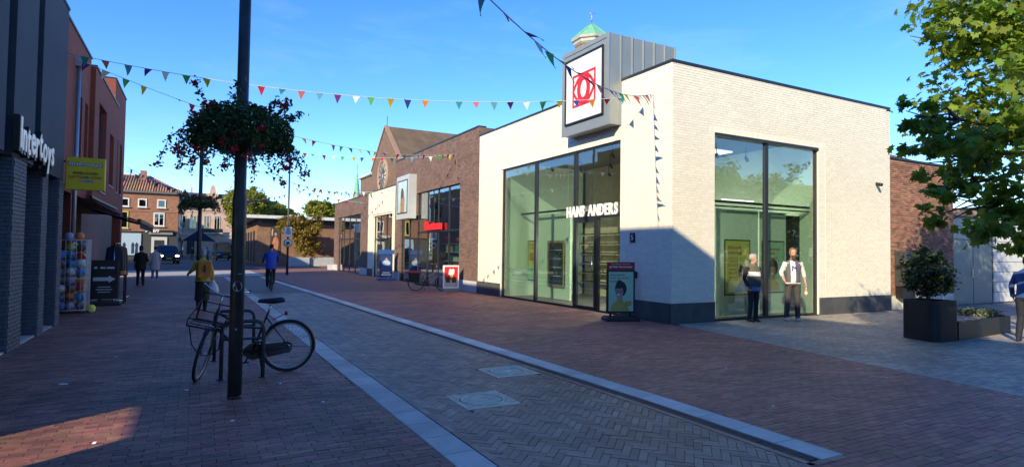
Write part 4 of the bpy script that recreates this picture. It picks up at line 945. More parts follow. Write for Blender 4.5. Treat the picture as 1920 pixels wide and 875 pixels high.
# wire cage of balls
cg = thing('ball_cage', 'white wire bin standing before the toy shop', 'cage', (-2.97, 17.62, 0)); cgm = M('white coated wire', (.62, .62, .60), .45)
CW, CD, CHh = .62, .62, 1.80
for sx in (0, CW):
    for sy in (0, CD):
        MB().box(sx-.014, sx+.014, sy-.014, sy+.014, .05, CHh).build('post', cgm, cg)
        MB().cyl((sx-.012, sy, .03), (sx+.012, sy, .03), .03, n=10).build('caster', rubber, cg)
for z in (.08, .85, CHh-.01):
    m = MB()
    for (a, b) in (((0, 0, z), (CW, 0, z)), ((CW, 0, z), (CW, CD, z)), ((CW, CD, z), (0, CD, z)), ((0, CD, z), (0, 0, z))): m.cyl(a, b, .011, n=6)
    m.build('rail', cgm, cg)
for side in range(4):
    for i in range(1, 6):
        u = i/6
        p = [(CW*u, 0), (CW, CD*u), (CW*u, CD), (0, CD*u)][side]; MB().cyl((p[0], p[1], .08), (p[0], p[1], CHh), .006, n=5).build('wire', cgm, cg)
MB().box(0, CW, 0, CD, .07, .08).build('floor_plate', cgm, cg)
bc = [M('yellow ball', (.85, .70, .06), .4), M('lime ball', (.62, .75, .12), .4), M('white ball', (.82, .80, .76), .4), M('orange ball', (.80, .22, .06), .4), M('blue ball', (.06, .34, .70), .4), M('red ball', (.62, .04, .05), .4), M('brown ball', (.25, .12, .06), .5), M('lilac ball', (.42, .40, .55), .4)]
bn = ['yellow', 'lime green', 'white', 'orange', 'blue', 'red', 'brown', 'lilac']
patch = M('ball patch', (.08, .08, .09), .45)
def ball_mesh(k):
    m = MB(); m.ball((0, 0, 0), .105, 16, 12)
    me = m.mesh('ball', [bc[k], bc[(k*3+2) % 8], patch]); rr = random.Random(k)
    ax = [Vector((rr.uniform(-1, 1), rr.uniform(-1, 1), rr.uniform(-1, 1))).normalized() for _ in range(4)]
    for p in me.polygons:
        d_ = [p.center.normalized().dot(a) for a in ax]
        p.material_index = 1 if abs(d_[0]) < .16 else (2 if k % 3 == 0 and max(d_[1:]) > .92 else 0)
    return me
bms = [ball_mesh(k) for k in range(8)]
rr = random.Random(5); layers = 0; nb = 0
where = ['lowest layer', 'second layer', 'third layer', 'fourth layer', 'fifth layer', 'sixth layer', 'seventh layer', 'top layer']
spots = ['front corner by the shop wall', 'front centre', 'front corner by the street', 'middle by the shop wall', 'centre', 'middle by the street', 'rear by the shop wall', 'rear centre', 'rear by the street']
for L_ in range(8):
    for q in range(9):
        if L_ == 7 and q in (0, 3, 6, 8): continue
        i, j = q % 3, q//3; k = rr.randrange(8)
        o = link('ball', bms[k], None, (-2.97+.112+.198*i+rr.uniform(-.008, .008), 17.62+.112+.198*j+rr.uniform(-.008, .008), .19+L_*.205+rr.uniform(-.006, .006)), (rr.uniform(0, 6), rr.uniform(0, 6), rr.uniform(0, 6)))
        prop(o, f'{bn[k]} patterned play ball in the wire bin, {where[L_]}, {spots[q]}', 'ball', 'play balls in the wire bin')
for (x, y, z, k, lb) in ((-2.52, 17.75, 1.88, 3, 'orange ball heaped highest on the wire bin'), (-2.72, 17.72, 1.87, 7, 'lilac ball heaped on the wire bin beside the orange one'), (-2.24, 17.70, .105, 0, 'yellow patterned ball lying on the paving against the wire bin')):
    prop(link('ball', bms[k], None, (x, y, z), (1, 2, .5)), lb, 'ball')
# black arrow board
bb = thing('arrow_board', 'black pavement board with a white arrow before the awning shop', 'pavement sign', (-2.22, 19.85, 0))
MB().rbox(-.33, .33, -.03, .03, .18, 1.26, .015).build('board', M('black board', (.012, .012, .013), .5), bb); MB().rbox(-.42, .42, -.28, .28, 0, .09, .04).build('base', rubber, bb)
for s_ in (-.22, .22): MB().cyl((s_, 0, .08), (s_, 0, .2), .02, n=8).build('spring', chrome, bb)
flat('arrow', M('grey white print', (.55, .57, .58), .5), bb, [(-.26, .68), (.10, .68), (.10, .63), (.26, .73), (.10, .83), (.10, .78), (-.26, .78)], (0, -.031, 0), (1, 0, 0), (0, 0, 1), .002)
for i, (p, q) in enumerate(((-.24, -.17), (-.1, .02), (.05, .23))): MB().box(p, q, -.034, -.0315, 1.02, 1.07).build('print_line', MATS['grey white print'], bb)
for i, w_ in enumerate((.3, .38, .3)): MB().box(-w_/2, w_/2, -.034, -.0315, .50-i*.07, .52-i*.07).build('print_line', MATS['grey white print'], bb)
# clothes rack under the awning
rk = thing('clothes_rack', 'clothes rack with dark jackets under the black awning', 'clothes rack', (-2.15, 21.2, 0))
for yy in (0, 1.5):
    MB().tube([(0, yy, 0), (0, yy, 1.75)], .018, 8).build('upright', chrome, rk); MB().tube([(-.3, yy, .02), (.3, yy, .02)], .018, 8).build('foot_bar', chrome, rk)
MB().tube([(0, 0, 1.74), (0, 1.5, 1.74)], .014, 8).build('hanging_rail', chrome, rk)
jc = [M('navy jacket', (.018, .022, .04), .85), M('black jacket', (.012, .012, .013), .85), M('grey jacket', (.06, .06, .065), .85), M('beige cloth', (.25, .2, .14), .85)]
for i in range(11):
    m = MB(); y = .08+i*.13; w_ = .24
    m.loft([m.ring((0, y, z), (0, 0, 1), (1, 0, 0), rx, ry, 10) for z, rx, ry in ((1.68, .03, .02), (1.6, .2, .045), (1.35, .23, .055), (1.0, .24, .06), (.78+.05*(i % 3), .25, .055))]); m.build('jacket', jc[i*7 % 4], rk)
bx = thing('bargain_table', 'low display table with folded goods under the awning', 'table', (-2.1, 20.5, 0))
MB().box(-.35, .35, -.2, .35, .80, .84).build('table_top', M('dark wood', (.06, .04, .03), .6), bx)
for sx in (-.3, .3):
    for sy in (-.15, .3): MB().box(sx-.02, sx+.02, sy-.02, sy+.02, 0, .80).build('leg', black_metal, bx)
for i in range(5): MB().rbox(-.3+i*.125, -.19+i*.125, -.15, .2, .84, .90+.03*(i % 3), .01).build('folded_cloth', [jc[3], bc[6], bc[2], jc[0], bc[3]][i], bx)
# ------------------------------------------------------------------ taller houses on the near side that shade the street (behind the viewer)
nbm = brickmat('neighbour brick', (.25, .12, .08), (.18, .09, .06), (.2, .16, .13))
nb_ = thing('neighbour_house', 'tall brick house on the near side before the toy shop', 'building', (LX, 0, 0))
W(MB().box(-8.5, LX, -34, -.6, 0, 8.62), 'wall', nbm, nb_); W(MB().box(-8.5, LX, -.599, 4.35, 4.15, 8.62), 'sun_gap_storey', nbm, nb_); W(MB().box(LX-.4, LX, -.599, 4.35, 0, 4.149), 'front_wall', nbm, nb_); W(MB().box(LX-.4, LX-.1, 5.75, 6.39, 0, 4.149), 'sun_gap_pier', nbm, nb_)  # ground passage and pier are added, shaped to let one sun patch through
for i in range(9):
    for z in (.9, 3.9, 6.3):
        y = -18.5+i*2; o = W(MB().box(LX+.001, LX+.05, y, y+1.1, z, z+1.5), 'window', white_paint, nb_); MB().box(LX+.051, LX+.055, y+.08, y+1.02, z+.08, z+1.42).build('pane', far_glass, o)
W(MB().box(-8.6, LX+.03, -34, 4.4, 8.621, 8.70), 'roof_edge', concrete, nb_)
W(MB().box(-8.5, LX-.1, 4.36, 6.39, 4.15, 6.6), 'sun_gap_wing', nbm, nb_)  # unseen wing, added to close the sun gap from above
hr = thing('setback_house', 'set back house row beyond the red brick shops', 'building', (-5.2, 30, 0))
W(MB().box(-5.5, -4.3, 30.51, 36.0, 0, 7.8), 'wall', nbm, hr); W(MB().box(-5.6, -4.2, 30.51, 36.05, 7.801, 7.9), 'roof_edge', concrete, hr)
hr2 = thing('side_street_house', 'tall house on the far corner of the side street', 'building', (-8, 52, 0))
W(MB().box(-24, -7.6, 41.0, 74, 0, 9.0), 'wall', nbm, hr2); W(MB().box(-24, -7.5, 40.95, 74, 9.001, 9.1), 'roof_edge', concrete, hr2)
rv = thing('square_house', 'brick house facing the white gable from across the square', 'building', (24, -22, 0))
W(MB().box(6, 100, -34, -22, 0, 9.5), 'wall', nbm, rv)
for i in range(24):
    for z in (.8, 3.8, 6.6):
        x = 30+i*2.9; o = W(MB().box(x, x+1.3, -22, -21.95, z, z+1.7), 'window', white_paint, rv); MB().box(x+.1, x+1.2, -21.949, -21.94, z+.1, z+1.6).build('pane', far_glass, o)
W(MB().box(5.8, 100.2, -34, -21.8, 9.501, 9.7), 'roof_edge', concrete, rv)
# ------------------------------------------------------------------ low building with the mural
mb_b = brickmat('orange brown brick', (.31, .155, .085), (.24, .12, .07), (.2, .14, .10), .225, .07, .011, .4)
lb = thing('flat_roofed_hall', 'low flat roofed brick hall with white fascia and tall mural', 'building', (5.25, 62, 0))
W(MB().box(5.25, 16, 62, 80, 0, 4.1), 'wall', mb_b, lb)
W(MB().box(5.6, 16, 61.9, 79.6, 4.101, 4.55), 'clerestory', M('dark clerestory', (.03, .03, .03), .5), lb)
W(MB().box(4.0, 16.4, 60.9, 80.5, 4.551, 4.85), 'roof', M('white fascia', (.62, .62, .6), .6), lb)
W(MB().box(8.0, 9.4, 60.84, 60.899, 4.5, 4.95), 'name_board', print_white, lb)
text('BIBLIOTHEEK', print_black, lb, (8.0-5.25+.15, 60.835-62, 4.62), (1, 0, 0), (0, 0, 1), 1.1, .2, .003) if False else None
W(MB().box(8.7, 9.3, 60.83, 60.838, 4.65, 4.8), 'name_print', print_black, lb)
for yy in (64.5, 68, 71.5, 75): W(MB().box(5.17, 5.249, yy, yy+1.2, .3, 3.4), 'window', dark_metal, lb)
mu = W(MB().box(6.45, 7.35, 61.93, 61.999, .9, 3.85), 'mural_panel', M('dark mural ground', (.06, .045, .04), .7, var=.3, vs=2), lb)
o_, r_, u_ = (6.45, 61.93, .9), (1, 0, 0), (0, 0, 1)
flat('mural_robe', M('orange mural print', (.48, .20, .10), .7, var=.3, vs=4), mu, [(.25, .35), (.65, .35), (.78, 1.2), (.7, 1.75), (.5, 1.95), (.3, 1.75), (.16, 1.2)], o_, r_, u_, .004)
flat('mural_head', facep, mu, ell(.48, 2.15, .12, .16, 12), o_, r_, u_, .006); flat('mural_light', M('pale mural print', (.5, .42, .36), .7), mu, [(.1, 0), (.85, 0), (.8, .3), (.4, .42), (.12, .3)], o_, r_, u_, .005)
flat('mural_staff', M('pale mural print', (.5, .42, .36), .7), mu, [(.12, 2.0), (.2, 2.0), (.25, 2.6), (.18, 2.7), (.1, 2.4)], o_, r_, u_, .005)
# low concrete beds
for i, (x0, x1, y0, y1, lbx) in enumerate(((7.6, 9.6, 58.3, 59.3, 'wide low concrete planter bed under the autumn tree'), (9.7, 12.0, 58.6, 60, 'second concrete planter bed toward the rounded shop'))):
    t = thing('concrete_planter', lbx, 'planter', ((x0+x1)/2, (y0+y1)/2, 0), 0, 'concrete planter beds by the hall')
    m, inn = wallring([(x0, y0), (x1, y0), (x1, y1), (x0, y1)], .12, 0, .85); W(m, 'planter_wall', concrete, t); m = MB(); m.add([(*p, .75) for p in inn], [(0, 1, 2, 3)]); W(m, 'soil', soil, t)
# ------------------------------------------------------------------ brick corner house with tiled hip roof
hs = thing('brick_corner_house', 'orange brick corner house with ribbed clay tile hip roof', 'house', (-5, 86, 0))
hb = brickmat('orange house brick', (.38, .155, .075), (.30, .12, .06), (.26, .16, .11), .225, .07, .011, .3)
HX0, HX1, HY, HZ = -12.0, -2.05, 86.0, 8.35
W(MB().box(HX0, HX1, HY, HY+11, 3.55, HZ), 'wall', hb, hs); W(MB().box(HX0, HX1-.1, HY+.15, HY+10.9, 0, 3.549), 'shop_floor', M('dark shop front', (.05, .05, .05), .6), hs)
W(MB().box(HX0, HX1+.02, HY-.05, HY+.0, 6.0, 6.12), 'brick_band', hb, hs)
W(MB().box(HX0, HX1+.3, HY-.35, HY+11.3, HZ+.001, HZ+.22), 'gutter', M('grey gutter', (.12, .12, .12), .6), hs)
tl = M('ribbed clay tile', (.36, .19, .10), .8, var=.2, vs=1, rnd=.25, hue=.02)
EXx = HX1+.3; EYy = HY-.35; ridge = 10.95; rx0, rx1, ryy = HX0, -5.6, HY+5.5
base = W(MB().add([(HX0, EYy, HZ+.22), (EXx, EYy, HZ+.22), (rx1, ryy, ridge), (rx0, ryy, ridge), (EXx, HY+11.3, HZ+.22), (HX0, HY+11.3, HZ+.22)], [(0, 1, 2, 3), (1, 4, 2), (4, 5, 3, 2), (5, 0, 3)]), 'roof', tl, hs)
x = HX0+.1
while x < EXx-.1:
    lim = 1 if x < rx1 else max(0, (EXx-x)/(EXx-rx1)); p0 = Vector((x, EYy, HZ+.26)); p1 = Vector((x, EYy+(ryy-EYy)*lim, HZ+.26+(ridge-HZ-.22)*lim))
    MB().tube([p0, p1], .085, 6).build('tile_row', tl, base); x += .29
MB().tube([(rx0, ryy, ridge+.05), (rx1, ryy, ridge+.05), (EXx, EYy, HZ+.27)], .12, 6).build('ridge_tile_row', tl, base)
W(MB().box(-10.2, -9.4, HY+2.2, HY+3, 9.5, 11.0), 'chimney', hb, hs); W(MB().box(-6.6, -5.9, HY+4, HY+4.7, 10.3, 11.6), 'chimney', hb, hs)
wf = M('white window frame', (.75, .75, .72), .5)
def winf(root, x0, x1, z0, z1, y, mull=True, mat=wf):
    o = W(frame_y(y-.08, x0, x1, z0, z1, .13, .12), 'window', mat, root); MB().box(x0+.1, x1-.1, y-.02, y-.012, z0+.1, z1-.1).build('pane', far_glass, o)
    if mull: MB().box((x0+x1)/2-.05, (x0+x1)/2+.05, y-.09, y-.02, z0+.13, z1-.13).build('mullion', mat, o)
    MB().box(x0-.1, x1+.1, y-.2, y-.085, z0-.1, z0-.001).build('window_sill', concrete, o)
for x in (-8.3, -6.45, -4.4): winf(hs, x, x+.95, 6.55, 7.62, HY, False)
winf(hs, -4.75, -3.55, 4.25, 5.95, HY); winf(hs, -8.8, -7.4, 3.9, 6.0, HY, True, M('yellow frame', (.6, .5, .12), .5))
for i in range(4): W(MB().box(HX1+.001, HX1+.06, HY+1.5+i*1.6, HY+2.5+i*1.6, 4.3, 6.0), 'side_window', wf, hs)
W(MB().box(-9.5, -6.0, HY+.02, HY+.14, .6, 3.3), 'poster_window', M('pale blue poster window', (.40, .52, .62), .4), hs)
for i, x in enumerate((-8.7, -7.9, -7.0, -6.6)): W(MB().extr([(x, .8), (x+.3, .8), (x+.28, 1.6), (x+.33, 1.9), (x+.15, 2.2), (x-.02, 1.9), (x+.02, 1.6)], 1, HY+.0, HY+.018), 'silhouette_print', M('navy print', (.02, .04, .10), .5), hs)
sgn2 = W(MB().box(-5.2, -2.6, HY-.12, HY+.14, 3.2, 3.5), 'fascia_sign', M('grey fascia', (.25, .25, .24), .5), hs)
text('Aan', print_white, sgn2, (-5.6, HY-.2, 3.45), (1, 0, 0), (0, 0, 1), 1.5, .55, .05, .02, shear=.3); MB().box(-4.0, -2.4, HY-.2, HY-.15, 3.52, 3.75).build('sign_bar', dark_metal, sgn2)
W(MB().box(-4.9, -3.2, HY+.02, HY+.14, .3, 2.9), 'door_bay', M('white door bay', (.55, .55, .53), .5), hs); W(MB().box(-4.6, -3.5, HY+.0, HY+.019, .3, 2.5), 'doorway', dgrey2, hs)
# dark houses running on behind it and the ornate gabled house
rw = thing('shaded_house_row', 'shaded dark brick houses running off behind the corner house', 'house row', (-3, 105, 0))
W(MB().box(-12, -2.3, 97.5, 124, 0, 7.6), 'wall', M('dark brown brick', (.10, .06, .045), .85, var=.2), rw)
m = MB(); m.extr([(-12.2, 7.6), (-2.0, 7.6), (-7, 10.2)], 1, 97.4, 124); W(m, 'roof', M('dark slate', (.06, .06, .065), .7, var=.2), rw)
for i in range(6):
    for z in (3.9, 5.8): o = W(MB().box(-2.299, -2.24, 98.5+i*4, 99.7+i*4, z, z+1.3), 'window', wf, rw); MB().box(-2.239, -2.23, 98.65+i*4, 99.55+i*4, z+.15, z+1.15).build('pane', far_glass, o)
for i in range(4): W(MB().box(-2.299, -1.9, 99+i*6, 103+i*6, 2.6, 3.0), 'shop_awning', dark_metal, rw)
og = thing('ornate_gabled_house', 'pink brick house with stepped stone gable and slate roof closing the street', 'house', (2, 128, 0))
ob = M('pink brick', (.56, .36, .27), .85, var=.2, vs=.8, bump=.2, bs=10)
stone = M('pale stone', (.55, .50, .40), .8, var=.15, vs=1)
GYY = 128.0
W(MB().box(-6, 9, GYY, GYY+10, 0, 8.8), 'wall', ob, og)
m = MB(); m.extr([(-6.3, 8.8), (9.3, 8.8), (9.3, 9.0), (7.5, 12.2), (-4.5, 12.2), (-6.3, 9.0)], 1, GYY+.3, GYY+10); W(m, 'roof', MATS['dark slate'], og)
m = MB(); m.extr([(.4, 8.8), (5.0, 8.8), (5.0, 9.8), (4.4, 9.8), (4.4, 10.9), (3.8, 10.9), (3.8, 12.0), (3.3, 12.0), (3.1, 13.4), (2.7, 13.9), (2.3, 13.4), (2.1, 12.0), (1.6, 12.0), (1.6, 10.9), (1.0, 10.9), (1.0, 9.8), (.4, 9.8)], 1, GYY-.3, GYY+.29); W(m, 'stepped_gable', ob, og)
for (a, b, z) in ((.35, 1.05, 9.8), (.95, 1.65, 10.9), (1.55, 2.15, 12.0), (3.25, 3.85, 12.0), (3.75, 4.45, 10.9), (4.35, 5.05, 9.8)): W(MB().box(a, b, GYY-.36, GYY+.3, z+.001, z+.2), 'gable_step_cap', stone, og)
W(MB().box(-6, 9, GYY-.12, GYY-.001, 8.5, 8.79), 'cornice', stone, og); W(MB().box(-6, 9, GYY-.08, GYY-.001, 4.1, 4.35), 'stone_band', stone, og)
for (x, z, w_, h_) in ((-4.8, 5.2, 1.3, 2.6), (-3.0, 5.2, 1.3, 2.6), (-1.2, 5.2, 1.3, 2.6), (1.2, 5.0, 1.1, 2.9), (3.0, 5.0, 1.1, 2.9), (2.2, 9.5, 1.0, 1.3), (6.0, 5.2, 1.3, 2.4), (6.5, 1.0, 1.6, 2.6)): winf(og, x, x+w_, z, z+h_, GYY, True, stone)
W(MB().box(.8, 4.6, GYY-.9, GYY-.001, 4.36, 4.55), 'balcony', stone, og); W(MB().box(.8, 4.6, GYY-.9, GYY-.82, 4.551, 5.3), 'balcony_rail', black_metal, og)
for i in range(3): W(MB().box(-5.5+i*2, -4.2+i*2, GYY-.06, GYY-.001, .3, 3.2), 'shop_window', dgrey2, og)
W(MB().box(-1.2, -.8, GYY+4, GYY+4.8, 12.0, 13.6), 'chimney', ob, og)
# market parasol roofs / dark bicycle shelter in the square
shd = thing('market_canopy', 'dark pointed market canopy in the distant street', 'canopy', (.4, 100, 0))
m = MB(); m.add([(-2.2, -2, 2.6), (2.2, -2, 2.6), (2.2, 2, 2.6), (-2.2, 2, 2.6), (0, 0, 4.3)], [(0, 1, 4), (1, 2, 4), (2, 3, 4), (3, 0, 4), (3, 2, 1, 0)]); m.build('canopy_cloth', jc[0], shd)
for sx in (-2.1, 2.1):
    for sy in (-1.9, 1.9): MB().cyl((sx, sy, 0), (sx, sy, 2.6), .04, n=6).build('pole', chrome, shd)
# ------------------------------------------------------------------ vans
def van(name, label, loc, rz, paint, lit, L_=4.7, Wd=1.85, Hh=1.85, group='dark vans in the distant street'):
    t = thing(name, label, 'van', loc, rz, group); hw = Wd/2
    pf = [(-.0, .42), (.0, .72), (.12, .95), (1.05, 1.10), (1.75, Hh-.12), (2.1, Hh), (L_-.25, Hh), (L_-.05, Hh-.25), (L_, .9), (L_, .42), (L_-.4, .30), (.3, .28)]
    m = MB(); rings = []
    for sx, k in ((-hw, .93), (-hw+.12, 1.0), (hw-.12, 1.0), (hw, .93)):
        rings.append([Vector((sx*(1 if z < 1.15 else (1-.16*(z-1.15)/.7)), y*1.0+(0 if k == 1 else .06*(1 if y < 1 else -1)), .28+(z-.28)*(1 if z < 1 else (k+1)/2*1.0))) for (y, z) in pf])
    m.loft(rings, True); b = m.build('body', paint, t)
    gl = M('dark car glass', (.015, .02, .03), .08, spec=.8)
    m = MB(); m.add([(-hw*.80, 1.07, 1.14), (hw*.80, 1.07, 1.14), (hw*.72, 1.68, Hh-.14), (-hw*.72, 1.68, Hh-.14)], [(0, 1, 2, 3)])
    v = [Vector((x, y-.035, z+.02)) for (x, y, z) in m.v]; m = MB(); m.add(v, [(0, 1, 2, 3)]); m.build('windscreen', gl, t)
    for s_ in (-1, 1):
        m = MB(); m.add([(s_*hw*1.005, 1.35, 1.15), (s_*hw*1.005, L_-.5, 1.15), (s_*hw*.925, L_-.6, Hh-.18), (s_*hw*.925, 1.9, Hh-.18)], [(0, 1, 2, 3)]); m.build('side_window', gl, t)
        m = MB(); m.ball((s_*(hw-.26), .02, .80), (.17, .09, .10), 12, 8); m.build('headlight', M('lit headlight', (1, .82, .5), .3, emit=6) if lit else M('headlight glass', (.55, .58, .6), .15), t)
        m = MB(); m.rbox(s_*(hw+.02)-.02, s_*(hw+.02)+.02, 1.25, 1.3, 1.1, 1.15, .005); m.ball((s_*(hw+.13), 1.27, 1.18), (.10, .07, .11), 10, 6); m.build('mirror', paint, t)
        for yy in (.85, L_-.85):
            wl = MB().tube([(s_*(hw-.2), yy, .33), (s_*(hw+.01), yy, .33)], .33, 20).build('wheel', rubber, t); MB().tube([(s_*(hw+.005), yy, .33), (s_*(hw+.02), yy, .33)], .2, 14).build('rim', chrome, wl)
    MB().rbox(-hw*.7, hw*.7, -.05, .02, .62, .74, .01).build('grille', black_metal, t); MB().box(-.26, .26, -.065, -.051, .50, .60).build('number_plate', M('yellow plate', (.7, .5, .05), .5), t)
    MB().rbox(-hw*.96, hw*.96, -.05, .1, .30, .48, .03).build('bumper', black_metal, t)
    return t
van('dark_van', 'dark people carrier with lit headlights driving toward the walkers', (-2.25, 66.5, -.02), R(8), M('dark blue car paint', (.010, .014, .028), .25, spec=.7), True, 4.6, 1.9, 1.88)
van('parked_van', 'navy delivery van parked half behind the lamp post', (3.4, 84, -.02), R(4), M('navy van paint', (.012, .016, .030), .3, spec=.6), False, 5.6, 2.0, 2.5)
# ------------------------------------------------------------------ trees and plants
MAPLE = np.array([(0, -.5), (.13, -.30), (.42, -.34), (.34, -.14), (.55, .06), (.30, .12), (.26, .30), (.10, .22), (0, .56), (-.10, .22), (-.26, .30), (-.30, .12), (-.55, .06), (-.34, -.14), (-.42, -.34), (-.13, -.30)])
OVAL = np.array([(0, -.5), (.22, -.15), (.2, .2), (0, .5), (-.2, .2), (-.22, -.15)])
KITE = np.array([(0, -.5), (.3, 0), (0, .5), (-.3, 0)])
def leaf_mesh(name, P, size, shape, mat, rng, up=.5, out=None, droop=.0):
    n = len(P); k = len(shape)
    N_ = rng.normal(0, 1, (n, 3)); N_[:, 2] = np.abs(N_[:, 2])+up
    if out is not None: N_ += out*.8
    N_ /= np.linalg.norm(N_, axis=1, keepdims=True)
    T = rng.normal(0, 1, (n, 3)); T[:, 2] -= droop; T -= N_*np.sum(T*N_, 1, keepdims=True); T /= np.linalg.norm(T, axis=1, keepdims=True)+1e-9
    B = np.cross(N_, T); s = (size*rng.uniform(.65, 1.25, n))[:, None, None]
    bend = (shape[:, 0]**2)*-.55-.25*shape[:, 1]**2
    V = P[:, None, :]+s*(shape[None, :, :1]*B[:, None, :]+shape[None, :, 1:]*T[:, None, :]+bend[None, :, None]*N_[:, None, :])
    me = bpy.data.meshes.new(name); me.vertices.add(n*k); me.vertices.foreach_set('co', V.ravel())
    me.loops.add(n*k); me.loops.foreach_set('vertex_index', np.arange(n*k, dtype=np.int32)); me.polygons.add(n); me.polygons.foreach_set('loop_start', (np.arange(n)*k).astype(np.int32))
    me.materials.append(mat); me.update(calc_edges=True); me.validate(); return me
def cloud(blobs, n, rng, fill=.45):
    """points in a set of ellipsoids (centre, radii), thicker toward the shell, gathered in clumps"""
    w_ = np.array([b[1][0]*b[1][1]*b[1][2] for b in blobs])**.75; w_ /= w_.sum(); out = []; nr = []
    for b, c in zip(blobs, (w_*n).astype(int)):
        nc = max(3, c//22); d = rng.normal(0, 1, (nc, 3)); d /= np.linalg.norm(d, axis=1, keepdims=True); r = rng.uniform(fill, 1, (nc, 1))**.6
        cc = d*r; idx = rng.integers(0, nc, c); p = cc[idx]+rng.normal(0, .13, (c, 3))
        out.append(np.array(b[0])+p*np.array(b[1])); nr.append(d[idx])
    return np.concatenate(out), np.concatenate(nr)
bark = M('grey brown bark', (.085, .065, .05), .9, var=.3, vs=8, bump=.7, bs=35)
def tree(name, label, base, blobs, n, size, shape, mat, trunk_r, seed, fork=.45, group=None, cat='tree', up=.5, droop=.3, lean=(0, 0)):
    rng = np.random.default_rng(seed); t = thing(name, label, cat, base, 0, group)
    P, N_ = cloud(blobs, n, rng); P -= np.array(base); 
    top = max(b[0][2] for b in blobs)-base[2]; low = min(b[0][2]-b[1][2] for b in blobs)-base[2]
    fz = max(low*.9, top*fork); m = MB(); c = np.array([lean[0], lean[1], fz])
    m.tube([(0, 0, -.05), (c[0]*.3, c[1]*.3, fz*.35), (c[0], c[1], fz)], [trunk_r*1.25, trunk_r, trunk_r*.8], 10)
    for b in blobs:
        e = np.array(b[0])-np.array(base); mid = (c+e)/2+np.array([0, 0, .25*np.linalg.norm(e-c)*.4]); m.tube([tuple(c*.97), tuple(mid), tuple(e)], [trunk_r*.45, trunk_r*.24, trunk_r*.10], 7)
        for _ in range(6):
            q = e+rng.normal(0, .38, 3)*np.array(b[1]); s_ = mid*.3+e*.7; m.tube([tuple(s_), tuple((s_+q)/2+rng.normal(0, .09, 3)), tuple(q)], [trunk_r*.18, trunk_r*.1, trunk_r*.04], 5)
    m.build('trunk', bark, t)
    o = link('crown', leaf_mesh('crown', P, size, shape, mat, rng, up, N_, droop), t); return t
maple = leafmat('maple leaf', (.215, .315, .045), .5, .030, .40)
_bl = [((12.7, 4.95, 4.8), (1.5, 1.1, 1.5)), ((13.2, 4.9, 3.2), (1.5, 1.0, 1.25)), ((11.15, 5.2, 3.35), (.95, .7, .45)), ((11.6, 5.0, 3.9), (1.1, .8, .6)), ((10.15, 5.15, 3.92), (.70, .5, .28)), ((11.3, 4.9, 5.6), (.95, .8, .55)), ((10.9, 5.2, 2.75), (.55, .5, .28)), ((11.9, 5.0, 2.45), (.9, .8, .5)), ((13.4, 4.9, 2.2), (1.1, .8, .45)), ((12.4, 4.9, 6.2), (1.6, 1.2, 1.0))]
_bl = [((c[0]*.70, c[1]*.70, 1.65+(c[2]-1.65)*.70), (r_[0]*.70, r_[1]*.70, r_[2]*.70)) for c, r_ in _bl]+[((13.6, 3.9, 5.4), (1.9, 1.6, 1.8)), ((15.2, 4.1, 6.3), (1.7, 1.5, 1.4)), ((12.6, 2.6, 5.8), (1.9, 1.6, 1.7))]
near_tree = tree('maple_tree', 'broad leafed maple reaching in over the planter', (13.0, 3.3, 0),
    _bl, 20000, .118, MAPLE, maple, .12, 3, .38, up=.55, droop=.5)
shrub_m = leafmat('shrub leaf', (.06, .095, .025), .25, .03, .45)
tree('planter_shrub', 'round dark leafed shrub growing in the tall planter box', (13.05, 6.42, .72), [((13.02, 6.42, 1.38), (.42, .42, .38)), ((13.0, 6.4, 1.66), (.28, .28, .22)), ((13.1, 6.4, 1.15), (.42, .4, .28))], 4200, .08, OVAL, shrub_m, .03, 5, .3, cat='shrub', up=.2)
hb_m = leafmat('grey green herb', (.12, .15, .085), .2, .02, .3)
rng = np.random.default_rng(8); P = np.stack([rng.uniform(14.9, 15.98, 900), rng.uniform(6.3, 6.85, 900), .34+rng.uniform(0, .17, 900)], 1)
t = thing('low_herbs', 'low grey green herbs growing at the end of the planter seat', 'plant', (15.4, 6.6, .33)); link('foliage', leaf_mesh('foliage', P-np.array((15.4, 6.6, .33)), .07, OVAL, hb_m, rng, -.3), t)
lime = leafmat('yellow green leaf', (.27, .28, .035), .4, .03, .35); aut = leafmat('autumn leaf', (.26, .19, .035), .4, .035, .45); dk = leafmat('dark green leaf', (.055, .085, .020), .35, .025, .4)
def blobset(c, r, k, seed, sq=.8):
    g = np.random.default_rng(seed); return [((c[0]+g.uniform(-.55, .55)*r[0], c[1]+g.uniform(-.55, .55)*r[1], c[2]+g.uniform(-.6, .55)*r[2]), (r[0]*g.uniform(.38, .6), r[1]*g.uniform(.38, .6), r[2]*g.uniform(.32, .5))) for _ in range(k)]
tree('street_tree', 'yellow green tree seen just beside the lamp post', (6.6, 84, 0), blobset((6.0, 84, 6.6), (3.4, 3.2, 3.6), 12, 1), 11000, .42, KITE, lime, .2, 11, group='trees beyond the hall')
tree('street_tree', 'tall green tree rising over the hall roof middle', (10.6, 88, 0), blobset((10.5, 88, 5.8), (3.0, 3.0, 2.6), 9, 2), 7000, .42, KITE, lime, .2, 12, group='trees beyond the hall')
tree('street_tree', 'rounded yellow green tree over the hall by the rounded shop', (16.5, 86, 0), blobset((16.3, 86, 6.5), (3.4, 3, 3.0), 11, 3), 10000, .42, KITE, lime, .2, 13, group='trees beyond the hall')
tree('street_tree', 'thin dark tree between the yellow green ones behind the hall', (8.3, 92, 0), blobset((8.5, 92, 6.0), (2.6, 3, 3.0), 7, 4), 5000, .42, KITE, dk, .2, 14, group='trees beyond the hall')
tree('autumn_tree', 'small autumn tinted tree in front of the mural hall', (9.2, 58.8, .75), blobset((8.9, 58.8, 3.1), (2.1, 1.6, 2.1), 12, 6), 9000, .24, OVAL, aut, .10, 15)
